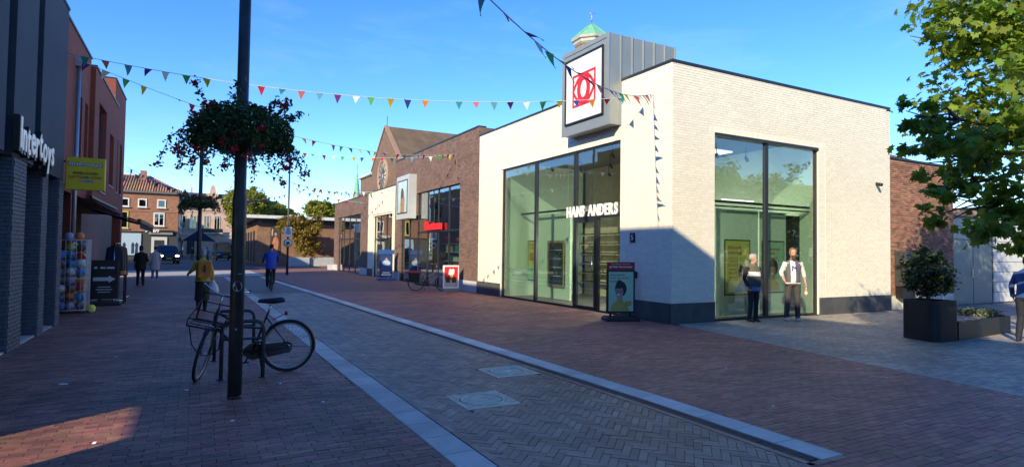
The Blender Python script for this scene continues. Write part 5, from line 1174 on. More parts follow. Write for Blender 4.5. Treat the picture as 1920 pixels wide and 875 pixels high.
tree('alley_tree', 'small green tree peeping from behind the red brick shops', (-7.9, 70, 0), blobset((-7.8, 70, 6.8), (1.6, 1.5, 2.2), 5, 7), 1500, .3, KITE, dk, .1, 16)
tree('square_tree', 'dense dark tree on the square mirrored in the gable window', (27, -4, 0), blobset((27, -4, 4.6), (4.2, 3.2, 3.6), 13, 9), 5200, .34, KITE, dk, .2, 17, group='trees on the square'); tree('square_tree', 'second dark tree on the square mirrored behind the first', (35, -6, 0), blobset((35, -6, 4.8), (4.4, 3.5, 3.7), 12, 10), 4800, .36, KITE, dk, .2, 18, group='trees on the square')
# ------------------------------------------------------------------ lamp posts with flower rings
post_m = M('dark green grey post paint', (.024, .029, .030), .45, var=.5, vs=7, bump=.15, bs=40)
sticker = M('faded sticker', (.42, .44, .42), .6, var=.2, vs=30)
geran = leafmat('geranium leaf', (.05, .105, .025), .22, .03, .45); petal = leafmat('red petal', (.60, .02, .045), .3, .015, .3); stemm = M('plant stem', (.05, .055, .02), .8)
def flower_ring(label, x, y, z, r, seed, n=1500, ls=.05):
    g = np.random.default_rng(seed); t = thing('flower_basket', label, 'flower basket', (x, y, z), 0, 'flower baskets on the lamp posts')
    m = MB(); prof = [(.09, -.20), (.22*r/.6, -.21), (.31*r/.6, -.13), (.36*r/.6, .02), (.33*r/.6, .02), (.25*r/.6, -.02), (.09, -.04)]
    k = 24; m.loft([[Vector((p[0]*math.cos(2*math.pi*i/k), p[0]*math.sin(2*math.pi*i/k), p[1])) for i in range(k)] for p in prof]); m.build('bowl', black_metal, t)
    a = g.uniform(0, 2*math.pi, n); rr_ = r*g.uniform(.12, .95, n)**.62; zz = .02+.34*g.uniform(-.62, 1, n)*(1-.55*(rr_/r)**2)-.10*(rr_/r)**3
    P = np.stack([rr_*np.cos(a), rr_*np.sin(a), zz], 1); strands = MB(); FP = []
    for i in range(64):                    # sprigs standing up and hanging down
        aa = g.uniform(0, 2*math.pi); r0 = r*g.uniform(.45, .85); down = i < 44
        ln = g.uniform(.18, .62) if down else g.uniform(.12, .34); p = np.array([r0*math.cos(aa), r0*math.sin(aa), .0 if down else .2]); path = [p.copy()]
        dr = np.array([math.cos(aa)*.9, math.sin(aa)*.9, .25 if down else .8])
        for s_ in range(8):
            dr = dr+np.array([0, 0, -.38 if down else -.05])+g.normal(0, .16, 3); dr /= np.linalg.norm(dr); p = p+dr*ln/8; path.append(p.copy())
            q = p+g.normal(0, .022, (6, 3)); P = np.concatenate([P, q])
        strands.tube([tuple(v) for v in path], .003, 4); 
        if i % 2 == 0: FP.append(path[-1])
    for i in range(24):
        aa = g.uniform(0, 2*math.pi); r0 = r*g.uniform(.3, .85); FP.append(np.array([r0*math.cos(aa)*1.12, r0*math.sin(aa)*1.12, .12+.24*g.uniform(-.9, .9)]))
    o = link('foliage', leaf_mesh('foliage', P, ls, OVAL, geran, g, .1), t); o['kind'] = 'stuff'; strands.build('stems', stemm, t)
    for f in FP:
        q = np.array(f)+g.normal(0, .022, (22, 3)); o = link('flower', leaf_mesh('flower', q, .042, KITE, petal, g, .1), t)
    return t
def lamp_post(label, x, y, h, r, arm=True, extras=True):
    t = thing('lamp_post', label, 'lamp post', (x, y, 0), 0, 'lamp posts along the street')
    MB().tube([(0, 0, 0), (0, 0, 2.2), (0, 0, 2.25), (0, 0, h)], [r, r, r*.86, r*.8], 20).build('pole', post_m, t)
    MB().tube([(0, 0, 0), (0, 0, .03)], r*1.04, 20).build('foot_collar', post_m, t)
    if extras:
        d_ = Vector((-x, -y, 0)).normalized(); s_ = Vector((-d_.y, d_.x, 0))
        c = Vector((0, 0, 1.23))+d_*(r+.001); m = MB(); pts = []
        for i in range(20):
            a = 2*math.pi*i/20; u = .052*math.cos(a); th = u/r; pts.append((d_*(r*math.cos(th)+.0015)+s_*(r*math.sin(th)))+Vector((0, 0, 1.23+.056*math.sin(a))))
        m.add(pts, [tuple(range(20))]); m.build('round_sticker', sticker, t)
        m = MB()
        for (zz, u, w_, h_) in ((1.36, .05, .05, .012), (.75, .01, .025, .02)): m.add([d_*(r+.002)+s_*(u-w_)*.8+Vector((0, 0, zz)), d_*(r+.002)+s_*u*.8+Vector((0, 0, zz)), d_*(r+.002)+s_*u*.8+Vector((0, 0, zz+h_)), d_*(r+.002)+s_*(u-w_)*.8+Vector((0, 0, zz+h_))], [(0, 1, 2, 3)])
        m.build('sticker_scrap', M('teal sticker', (.10, .35, .33), .5), t)
    if arm: MB().tube([(0, 0, h-.1), (0, 0, h+.1), (.8, 0, h+.25)], [r*.6, r*.6, r*.5], 10).build('lamp_arm', post_m, t); MB().rbox(.7, 1.25, -.12, .12, h+.2, h+.3, .03).build('lamp_head', dark_metal, t)
    return t
lamp_post('thick dark lamp post with round sticker beside the parked bicycle', .42, 7.16, 8.6, .073)
flower_ring('large ring basket of red geraniums on the near lamp post', .42, 7.16, 2.92, .56, 21, 7500)
lamp_post('second lamp post standing behind the woman in yellow', .12, 26.9, 7.6, .085, False, False)
flower_ring('smaller looking flower basket on the second lamp post', .12, 26.9, 3.45, .70, 22, 3400, .06)
t = thing('sign_post', 'slim dark post with square and round traffic signs by the hall', 'sign post', (5.1, 39.1, 0))
MB().tube([(0, 0, 0), (0, 0, 2.6), (0, 0, 7.2)], [.075, .06, .045], 12).build('pole', post_m, t)
MB().box(-.23, .23, -.085, -.075, 2.4, 3.0).build('square_sign', print_white, t); m = MB(); m.loft([m.ring((0, yy, 2.0), (0, -1, 0), (0, 0, 1), .27, .27, 24) for yy in (-.075, -.088)]); rsn = m.build('round_sign', print_white, t)
m = MB(); m.torus((0, -.089, 2.0), (0, 1, 0), .24, .018, 28, 6); m.build('sign_ring', dark_metal, rsn); m = MB(); m.box(-.1, .1, -.094, -.089, 1.9, 2.1); m.build('sign_symbol', print_black, rsn)
m = MB(); m.box(-.14, .14, -.09, -.086, 2.55, 2.78); m.box(-.1, .1, -.09, -.086, 2.8, 2.95); m.build('sign_symbol', M('grey print', (.3, .3, .3), .5), t)
# ------------------------------------------------------------------ bunting
fl_cols = {'red': (.62, .02, .05), 'blue': (.02, .05, .28), 'teal': (.03, .22, .26), 'yellow': (.70, .50, .03), 'white': (.75, .75, .75), 'green': (.10, .42, .12), 'orange': (.70, .22, .02), 'purple': (.16, .03, .22), 'pink': (.62, .16, .18), 'pale blue': (.12, .35, .50)}
order = ['red', 'teal', 'pink', 'pale blue', 'purple', 'white', 'green', 'yellow', 'blue', 'orange']
def flag_mesh(c, bend):
    m = MB(); w_, h_ = .085, .20; k = 4; vs = []
    for i in range(k+1):
        u = i/k; y = bend*math.sin(u*1.6)*.06; vs += [(-w_*(1-u*.97), y, -h_*u), (w_*(1-u*.97), y+.01*bend*u, -h_*u)]
    m.add(vs, [(2*i, 2*i+1, 2*i+3, 2*i+2) for i in range(k)], True)
    mt = leafmat('flag cloth '+c, fl_cols[c], .35, 0, .05, .8); return m.mesh('flag', mt)
fmesh = {(c, b): flag_mesh(c, b) for c in order for b in (-1, .4, 1.2)}
cord_m = M('white cord', (.6, .6, .6), .8)
def bunting(label, a, b, sag, gap=.39, cols=order, wind=0., start=0, scale=1.0, group='strings of bunting over the street', skipnear=0):
    a, b = Vector(a), Vector(b); L_ = (b-a).length; g = random.Random(int(a.x*97+b.y*31+a.z*7)); t = thing('bunting_string', label, 'bunting', tuple(a), 0, group)
    f = lambda u: (b-a)*u-Vector((0, 0, 4*sag*u*(1-u)))
    MB().tube([f(i/40) for i in range(41)], .0065*max(1, scale), 5).build('cord', cord_m, t); n = int(L_/gap); d = (b-a).normalized(); rz = math.atan2(d.y, d.x)
    for i in range(1, n):
        if g.random() < .04: continue
        o = link('flag', fmesh[(cols[(i+start) % len(cols)], g.choice((-1, .4, 1.2)))], t, f((i+g.uniform(-.1, .1))/n))
        s_ = (f((i+1)/n)-f((i-1)/n)); pitch = -math.atan2(s_.z, math.hypot(s_.x, s_.y))
        o.rotation_euler = (wind+g.gauss(0, .30), pitch, rz+g.gauss(0, .1)); o.scale = (scale, scale, scale*g.uniform(.9, 1.05))
    return t
bunting('long bunting string crossing the street to the white shop wall', (-2.52, 15.3, 5.73), (9.84, 10.98, 5.56), .52)
bunting('bunting string sagging from the toy shop corner to the brown shop', (-2.52, 15.32, 5.70), (9.80, 23.0, 5.81), .75, start=3)
bunting('wind blown bunting string coming overhead to the white shop corner', (-2.45, 1.75, 5.55), (9.84, 10.96, 5.60), 1.22, wind=-.75, start=5, scale=1.2)
bunting('bunting string from the second lamp post to the brown shop', (.15, 26.9, 6.3), (9.80, 23.05, 5.79), .5, start=2)
bunting('bunting string from the second lamp post toward the cream shop', (.15, 26.9, 5.7), (9.80, 36.0, 5.1), .55, start=1, scale=1.25, gap=.6)
bunting('bunting string from the sign post to the cream shop edge', (5.1, 39.1, 5.5), (9.80, 33.0, 5.0), .1, start=6, scale=1.25, gap=.6)
bunting('bunting string from the sign post to the far brown shop', (5.1, 39.1, 5.5), (9.80, 38.3, 4.7), .12, start=4, scale=1.25, gap=.6)
bunting('upper dark bunting string between red shops and second lamp post', (-2.45, 27.2, 4.75), (.05, 35, 4.4), .12, cols=['blue', 'teal', 'blue', 'purple'], scale=1.15)
bunting('lower dark bunting string from the red shops across the side street', (-2.45, 27.0, 4.6), (5.05, 39.0, 5.1), .75, cols=['blue', 'teal', 'purple', 'blue'], scale=1.15, gap=.6)
# ------------------------------------------------------------------ bicycles
def bicycle(name, label, loc, rz, frame_m, steer=0, front_carrier=False, rear_carrier=False, bag=None, lean=0, group='bicycles in the street', stand=True):
    t = thing(name, label, 'bicycle', loc, rz, group); t.rotation_euler = (lean, 0, rz)
    Rw = .345; HA, HBt = Vector((.905, 0, .62)), Vector((.835, 0, .92)); ax = (HBt-HA).normalized(); q = Matrix.Rotation(steer, 3, ax)
    S = lambda p: HA+q@(Vector(p)-HA)
    rim_m = M('dull rim', (.34, .34, .35), .35, metal=.7)
    def wheel(c, nrm):
        c = Vector(c); w_ = MB().tube([c-nrm*.04, c+nrm*.04], .022, 10).build('wheel', chrome, t)
        MB().torus(c, nrm, Rw-.019, .020, 40, 8).build('tyre', rubber, w_); MB().torus(c, nrm, Rw-.045, .012, 40, 6).build('rim', rim_m, w_)
        m = MB(); u = Vector((0, 0, 1)); u = (u-nrm*u.dot(nrm)).normalized(); v = nrm.cross(u)
        for i in range(28): a = 2*math.pi*i/28; m.tube([c+nrm*(.03*(-1)**i)+(u*math.cos(a)+v*math.sin(a))*.02, c+(u*math.cos(a+.25*(-1)**i)+v*math.sin(a+.25*(-1)**i))*(Rw-.05)], .0013, 3)
        m.build('spokes', chrome, w_); return w_
    wheel((0, 0, Rw), Vector((0, 1, 0))); fa = S((1.10, 0, Rw)); fa.z = Rw if steer == 0 else fa.z; wheel(fa, q@Vector((0, 1, 0)))
    m = MB(); BB = (.44, 0, .29); ST = (.255, 0, .80)
    m.tube([BB, ST], .016, 10); m.tube([BB, (.60, 0, .33), (.90, 0, .66)], .019, 10); m.tube([(.325, 0, .60), (.55, 0, .62), (.86, 0, .82)], .015, 10)
    m.tube([HA-ax*.03, HBt-ax*.06], .022, 10)
    for s_ in (-1, 1): m.tube([(.42, s_*.03, .29), (0, s_*.065, Rw)], .010, 8); m.tube([(.28, s_*.02, .74), (0, s_*.065, Rw)], .008, 8)
    m.build('frame', frame_m, t)
    m = MB(); nrm = q@Vector((0, 1, 0)); top = HA-ax*.02
    m.tube([top+nrm*-.05, top+nrm*.05], .014, 8)
    for s_ in (-1, 1): m.tube([top+nrm*.05*s_, (top+fa)/2+nrm*.052*s_+q@Vector((.02, 0, -.04)), fa+nrm*.05*s_], .011, 8)
    m.build('fork', frame_m, t)
    def guard(c, nn, a0, a1):
        m = MB(); u = Vector((0, 0, 1)); u = (u-nn*u.dot(nn)).normalized(); v = nn.cross(u); vs = []; k = 20; r_ = Rw+.012
        for i in range(k+1):
            a = a0+(a1-a0)*i/k; d_ = u*math.cos(a)+v*math.sin(a); vs += [c+d_*(r_-.012)-nn*.028, c+d_*r_-nn*.012, c+d_*r_+nn*.012, c+d_*(r_-.012)+nn*.028]
        m.add(vs, [(4*i+j, 4*i+j+1, 4*i+j+5, 4*i+j+4) for i in range(k) for j in range(3)], True)
        e = vs[2]; m.tube([c+nn*.06, c+(u*math.cos(a0*.9)+v*math.sin(a0*.9))*r_], .003, 4); return m
    guard(Vector((0, 0, Rw)), Vector((0, 1, 0)), R(-105), R(45)).build('mudguard', frame_m, t); guard(fa, nrm, R(-60), R(40)).build('mudguard', frame_m, t)
    m = MB(); m.tube([(.44, -.045, .29), (.44, .045, .29)], .03, 12); m.tube([(.44, -.06, .29), (.52, -.065, .15)], .010, 6); m.tube([(.44, .06, .29), (.36, .065, .43)], .010, 6); m.box(.47, .57, -.15, -.07, .135, .16); m.box(.31, .41, .07, .15, .42, .445); m.build('crank', black_metal, t)
    m = MB(); pr = [(-.06, .30), (-.03, .25), (.30, .195), (.46, .19), (.55, .25), (.55, .33), (.46, .395), (.30, .38), (0, .40), (-.05, .37)]; m.extr(pr, 1, -.052, -.034); m.build('chain_guard', M('chain guard black', (.015, .015, .016), .35), t)
    m = MB(); m.tube([ST, (.225, 0, .90)], .013, 8); m.build('seat_post', chrome, t)
    m = MB(); sd = [(.06, .10, .035), (.10, .105, .05), (.20, .085, .05), (.28, .045, .04), (.36, .025, .03), (.385, .012, .018)]
    m.loft([[Vector((x, hw*math.cos(a), .95+(.012 if x < .12 else 0)+hh*math.sin(a)*(1 if math.sin(a) > 0 else .8))) for a in [2*math.pi*i/12 for i in range(12)]] for x, hw, hh in sd]); m.build('saddle', M('black saddle', (.016, .016, .018), .3), t)
    st = S(HBt+ax*.13); m = MB(); m.tube([HBt-ax*.06, st], .012, 8)
    pts = [(-.24, -.27, .05), (-.16, -.285, .055), (-.02, -.22, .075), (.05, -.10, .03), (.045, 0, 0), (.05, .10, .03), (-.02, .22, .075), (-.16, .285, .055), (-.24, .27, .05)]
    B = [st+q@Vector(p) for p in pts]; m.tube(B, .011, 8); hbr = m.build('handlebar', chrome, t)
    for i, j in ((0, 1), (8, 7)): MB().tube([B[i], B[j]], .017, 8).build('grip', rubber, hbr)
    m = MB(); m.ball(tuple(st+q@Vector((.02, .12, .06))), (.028, .028, .02), 8, 6); m.build('bell', chrome, hbr)
    m = MB(); c = Vector((.03, 0, .78)); m.ball(tuple(c), (.022, .03, .03), 8, 6); m.tube([c, (.2, 0, .70)], .006, 5); m.build('tail_lamp', M('tail lamp red', (.35, .01, .01), .25), t)
    if stand: MB().tube([(.36, -.05, .30), (.30, -.20, .012)], .009, 6).build('kickstand', black_metal, t)
    if rear_carrier or bag:
        m = MB(); z = .74
        for s_ in (-1, 0, 1): m.tube([(.20, s_*.06, z), (-.32, s_*.06, z)], .006, 6)
        for x in (.15, -.1, -.3): m.tube([(x, -.07, z), (x, .07, z)], .006, 6)
        for s_ in (-1, 1): m.tube([(-.2, s_*.07, z), (0, s_*.07, Rw)], .006, 6)
        m.build('rear_carrier', black_metal, t)
    if bag:
        for s_ in (-1, 1): MB().rbox(-.30, .12, s_*.16-.075, s_*.16+.075, .38, .74, .03).build('pannier', bag[0], t); 
        MB().rbox(-.31, .13, -.24, .24, .742, .80, .02).build('pannier_flap', bag[1], t)
    if front_carrier:
        m = MB(); c = lambda x, y, z: S((1.02+x, y, z)); zt, zb = 1.00, .74
        base = [c(-.02, -.2, zb), c(.34, -.2, zb+.02), c(.34, .2, zb+.02), c(-.02, .2, zb)]; m.tube(base, .010, 6, closed=True)
        for y in (-.1, 0, .1): m.tube([c(-.02, y, zb), c(.34, y, zb+.02)], .006, 6)
        for x in (.1, .22): m.tube([c(x, -.2, zb+.01), c(x, .2, zb+.01)], .006, 6)
        back = [c(-.03, -.2, zb), c(-.06, -.18, zt+.08), c(-.06, .18, zt+.08), c(-.03, .2, zb)]; m.tube(back, .010, 6)
        for z in (.85, .97): m.tube([c(-.04, -.19, z), c(-.04, .19, z)], .007, 6)
        front = [c(.34, -.2, zb+.02), c(.36, -.2, zb+.12), c(.36, .2, zb+.12), c(.34, .2, zb+.02)]; m.tube(front, .008, 6)
        for s_ in (-1, 1): m.tube([c(.30, s_*.18, zb), c(.1, s_*.16, .45), c(.085, s_*.07, Rw)], .007, 6); m.tube([c(-.05, s_*.18, zt), c(.34, s_*.2, zb+.1)], .006, 6)
        m.build('front_carrier', black_metal, t)
    return t
bicycle('black_bicycle', 'black bicycle with front carrier leaning at the hoop rack by the lamp post', (1.13, 8.40, 0), R(180), M('black bike enamel', (.014, .014, .016), .3), steer=R(76), front_carrier=True)
bicycle('silver_bicycle', 'silver framed bicycle with red topped panniers before the brown shop', (7.95, 22.85, 0), R(-14), M('silver blue enamel', (.28, .31, .36), .3, metal=.4), steer=R(12), bag=(jc[1], M('red flap', (.42, .02, .03), .6)))
bicycle('rider_bicycle', 'dark bicycle ridden away by the person in blue', (2.62, 24.3, 0), R(88), M('dark bike enamel', (.02, .02, .022), .35), rear_carrier=True, stand=False)
rack_m = M('dark grey rack steel', (.045, .05, .055), .45, var=.15)
def hoop(label, pts):
    t = thing('bicycle_rack', label, 'bicycle rack', (pts[0][0], pts[0][1], 0), 0, 'hoop racks beside the lamp post'); a, b = Vector((0, 0, 0)), Vector((pts[1][0]-pts[0][0], pts[1][1]-pts[0][1], 0)); h = .72; d = (b-a).normalized(); r_ = .1; arc = []
    for i in range(7): an = math.pi/2*i/6; arc.append(a+d*(r_-r_*math.cos(an))+Vector((0, 0, h-r_+r_*math.sin(an))))
    arc2 = [b-d*(p-a).dot(d)+Vector((0, 0, p.z)) for p in reversed(arc)]
    MB().tube([a]+arc+arc2+[b], .024, 10).build('hoop', rack_m, t); MB().tube([a+Vector((0, 0, .50)), b+Vector((0, 0, .50))], .017, 8).build('cross_bar', rack_m, t)
    for p in (a, b): MB().tube([p, p+Vector((0, 0, .008))], .05, 14).build('foot_plate', rack_m, t)
hoop('dark steel hoop rack holding the black bicycle', ((.32, 8.20), (.80, 8.16))); hoop('second steel hoop rack just behind the black bicycle', ((.28, 9.6), (.80, 9.55)))
# ------------------------------------------------------------------ pavement boards
ad = thing('advert_stand', 'pavement stand with red header and mint portrait poster by the corner', 'pavement sign', (9.24, 11.42, 0), R(-22))
MB().rbox(-.42, .42, -.28, .28, 0, .10, .05).build('base', rubber, ad)
for s_ in (-.25, .25): MB().cyl((s_, 0, .09), (s_, 0, .22), .03, n=8).build('spring', black_metal, ad)
MB().rbox(-.36, .36, -.035, .035, .18, 1.24, .012).build('frame', black_metal, ad); MB().box(-.31, .31, -.042, -.036, .23, 1.19).build('poster', poster_g, ad)
MB().box(-.35, .35, -.02, .02, 1.241, 1.43).build('header', M('dark red header', (.30, .012, .02), .5), ad)
text('Kom binnen', txt_red, ad, (-.27, -.0435, 1.09), (1, 0, 0), (0, 0, 1), .36, .055, .001, .015); text('voor een gratis', txt_red, ad, (-.27, -.0435, 1.01), (1, 0, 0), (0, 0, 1), .46, .055, .001, .015); text('hoortest', txt_red, ad, (-.27, -.0435, .93), (1, 0, 0), (0, 0, 1), .27, .055, .001, .015)
text('gratis hoortest', print_white, ad, (-.29, -.0205, 1.275), (1, 0, 0), (0, 0, 1), .58, .07, .001, .015); text('Kom binnen voor een', print_white, ad, (-.25, -.0205, 1.37), (1, 0, 0), (0, 0, 1), .48, .03, .001, .0)
portrait(ad, (-.03, -.043, .245), (1, 0, 0), (0, 0, 1), .78, ochre); MB().box(.12, .26, -.047, -.045, .36, .47).build('offer_box', txt_red, ad); MB().box(.13, .25, -.049, -.0475, .37, .46).build('offer_field', ochre, ad)
wa = thing('white_poster_stand', 'white framed stand with red poster before the brown shop', 'pavement sign', (9.2, 22.2, 0), R(-6))
MB().rbox(-.42, .42, -.25, .25, 0, .12, .05).build('base', M('grey stand base', (.16, .17, .18), .6), wa); MB().rbox(-.34, .34, -.03, .03, .13, 1.06, .012).build('frame', white_paint, wa); MB().box(-.28, .28, -.037, -.031, .45, 1.0).build('red_poster', red_paint, wa); MB().box(-.28, .28, -.037, -.031, .19, .449).build('poster_foot', M('warm grey print', (.42, .40, .38), .6), wa)
flat('hand_print', print_white, wa, [(-.12, .70), (.02, .62), (.12, .72), (.14, .86), (.08, .93), (0, .88), (-.06, .94), (-.1, .84)], (0, -.038, 0), (1, 0, 0), (0, 0, 1), .002)
for x in (-.14, .12): MB().box(x-.09, x+.09, -.040, -.038, .36, .60).build('product_print', print_black, wa)
flat('sun_print', M('yellow print', (.7, .5, .03), .5), wa, ell(.02, .62, .06, .06, 10), (0, -.04, 0), (1, 0, 0), (0, 0, 1), .002)
bs_ = thing('blue_stand', 'tall blue advertising stand beside the cream shop', 'pavement sign', (9.13, 31.2, 0), R(-5)); bl1 = M('blue stand plastic', (.02, .09, .30), .45); bl2 = M('deep blue poster', (.015, .05, .20), .45)
MB().rbox(-.45, .45, -.3, .3, 0, .14, .05).build('base', bl1, bs_); MB().rbox(-.34, .34, -.05, .05, .2, 1.42, .02).build('frame', M('dark blue frame', (.01, .03, .09), .5), bs_); MB().box(-.29, .29, -.058, -.051, .26, 1.36).build('poster', bl2, bs_); MB().rbox(-.42, .42, -.06, .06, 1.421, 1.66, .02).build('header', bl1, bs_)
for s_ in (-.25, .25): MB().cyl((s_, 0, .12), (s_, 0, .22), .03, n=8).build('spring', black_metal, bs_)
flat('badge_print', M('pale blue print', (.40, .55, .7), .5), bs_, ell(0, .95, .22, .15, 14), (0, -.059, 0), (1, 0, 0), (0, 0, 1), .002); flat('badge_band', M('orange band', (.6, .25, .08), .5), bs_, [(-.1, 1.1), (.1, 1.1), (0, 1.25)], (0, -.059, 0), (1, 0, 0), (0, 0, 1), .004); MB().box(-.2, .2, -.064, -.0605, .40, .45).build('print_line', print_white, bs_); MB().box(-.26, .26, -.0605, -.0585, .28, .34).build('print_foot', print_white, bs_)
# ------------------------------------------------------------------ people
def body_mesh(prims, hem, mats, voxel, paint=None):
    m = MB(); pts = []; lab = []
    for (reg, rings) in prims:
        m.loft(rings, True)
        for r_ in rings:
            c = sum(r_, Vector())/len(r_)
            for p in r_: pts.append(p); lab.append(reg)
            if r_ is rings[0] or r_ is rings[-1]: pts.append(c); lab.append(reg)
    me = m.mesh('b', list(mats.values())[0]); o = bpy.data.objects.new('b', me); COL.objects.link(o)
    md = o.modifiers.new('r', 'REMESH'); md.mode = 'VOXEL'; md.voxel_size = voxel; md.use_smooth_shade = True
    sm = o.modifiers.new('s', 'SMOOTH'); sm.iterations = 3; sm.factor = .5
    dg = bpy.context.evaluated_depsgraph_get(); me2 = bpy.data.meshes.new_from_object(o.evaluated_get(dg)); bpy.data.objects.remove(o)
    kd = kdtree.KDTree(len(pts))
    for i, p in enumerate(pts): kd.insert(p, i)
    kd.balance(); me2.materials.clear(); keys = list(mats.keys())
    for k in keys: me2.materials.append(mats[k])
    idx = []
    for p in me2.polygons:
        r_ = lab[kd.find(p.center)[1]]
        if 1.02 > p.center.z > .70 and hem is not None and r_ in ('top', 'trouser'): r_ = 'top' if p.center.z > hem else 'trouser'
        if paint: r_ = paint(p.center, p.normal, r_)
        idx.append(keys.index(r_) if r_ in keys else 0)
    me2.polygons.foreach_set('material_index', idx); me2.polygons.foreach_set('use_smooth', [True]*len(me2.polygons)); me2.update(); return me2
def ringE(c, ax, rx, ry, n=14, front=(0, 1, 0)):
    ax = Vector(ax).normalized(); f = Vector(front); f = (f-ax*f.dot(ax)); f = f.normalized() if f.length > .05 else Vector((1, 0, 0)); r_ = f.cross(ax)
    return [Vector(c)+r_*(rx*math.cos(2*math.pi*i/n))+f*(ry*math.sin(2*math.pi*i/n)) for i in range(n)]
def limb(reg, p0, p1, r0, r1, sq=1.0, n=12, bulge=0):
    p0, p1 = Vector(p0), Vector(p1); k = max(2, int((p1-p0).length/.022)); ax = p1-p0
    return (reg, [ringE(p0+ax*(i/k), ax, (r0+(r1-r0)*i/k+bulge*math.sin(math.pi*i/k))*sq, r0+(r1-r0)*i/k+bulge*math.sin(math.pi*i/k), n) for i in range(k+1)])
def stack(reg, lv, n=18):
    """vertical stack of (z, rx, ry, cy)"""
    out = []
    for (a, b) in zip(lv[:-1], lv[1:]):
        k = max(1, int((b[0]-a[0])/.022))
        for i in range(k): t_ = i/k; v = [a[j]+(b[j]-a[j])*t_ for j in range(4)]; out.append([Vector((v[1]*math.cos(2*math.pi*q/n), v[3]+v[2]*math.sin(2*math.pi*q/n), v[0])) for q in range(n)])
    v = lv[-1]; out.append([Vector((v[1]*math.cos(2*math.pi*q/n), v[3]+v[2]*math.sin(2*math.pi*q/n), v[0])) for q in range(n)]); return (reg, out)
def hand(prims, w_, d, side, palm, curl=.6):
    """palm + four fingers + thumb at wrist w_, pointing along d, palm facing 'palm'"""
    d = Vector(d).normalized(); pn = Vector(palm); pn = (pn-d*pn.dot(d)).normalized(); s = d.cross(pn)*side; w_ = Vector(w_)
    e = w_+d*.085; prims.append(('skin', [ringE(w_+d*.0, d, .026, .018, 10, tuple(pn)), ringE(w_+d*.04, d, .038, .016, 10, tuple(pn)), ringE(e, d, .040, .014, 10, tuple(pn))]))
    for i, (o_, ln) in enumerate(((-.030, .060), (-.010, .072), (.010, .068), (.030, .055))):
        b = e-d*.01+s*o_; k1 = b+(d*math.cos(curl*.5)+pn*math.sin(curl*.5))*ln*.55; k2 = k1+(d*math.cos(curl*1.6)+pn*math.sin(curl*1.6))*ln*.5
        prims.append(limb('skin', b, k1, .0105, .0095, n=8)); prims.append(limb('skin', k1, k2, .0095, .008, n=8))
    b = w_+d*.03-s*.034; k1 = b+(d*.7-s*.6+pn*.3).normalized()*.04; k2 = k1+(d*.9+pn*.4).normalized()*.032; prims.append(limb('skin', b, k1, .013, .011, n=8)); prims.append(limb('skin', k1, k2, .011, .009, n=8))
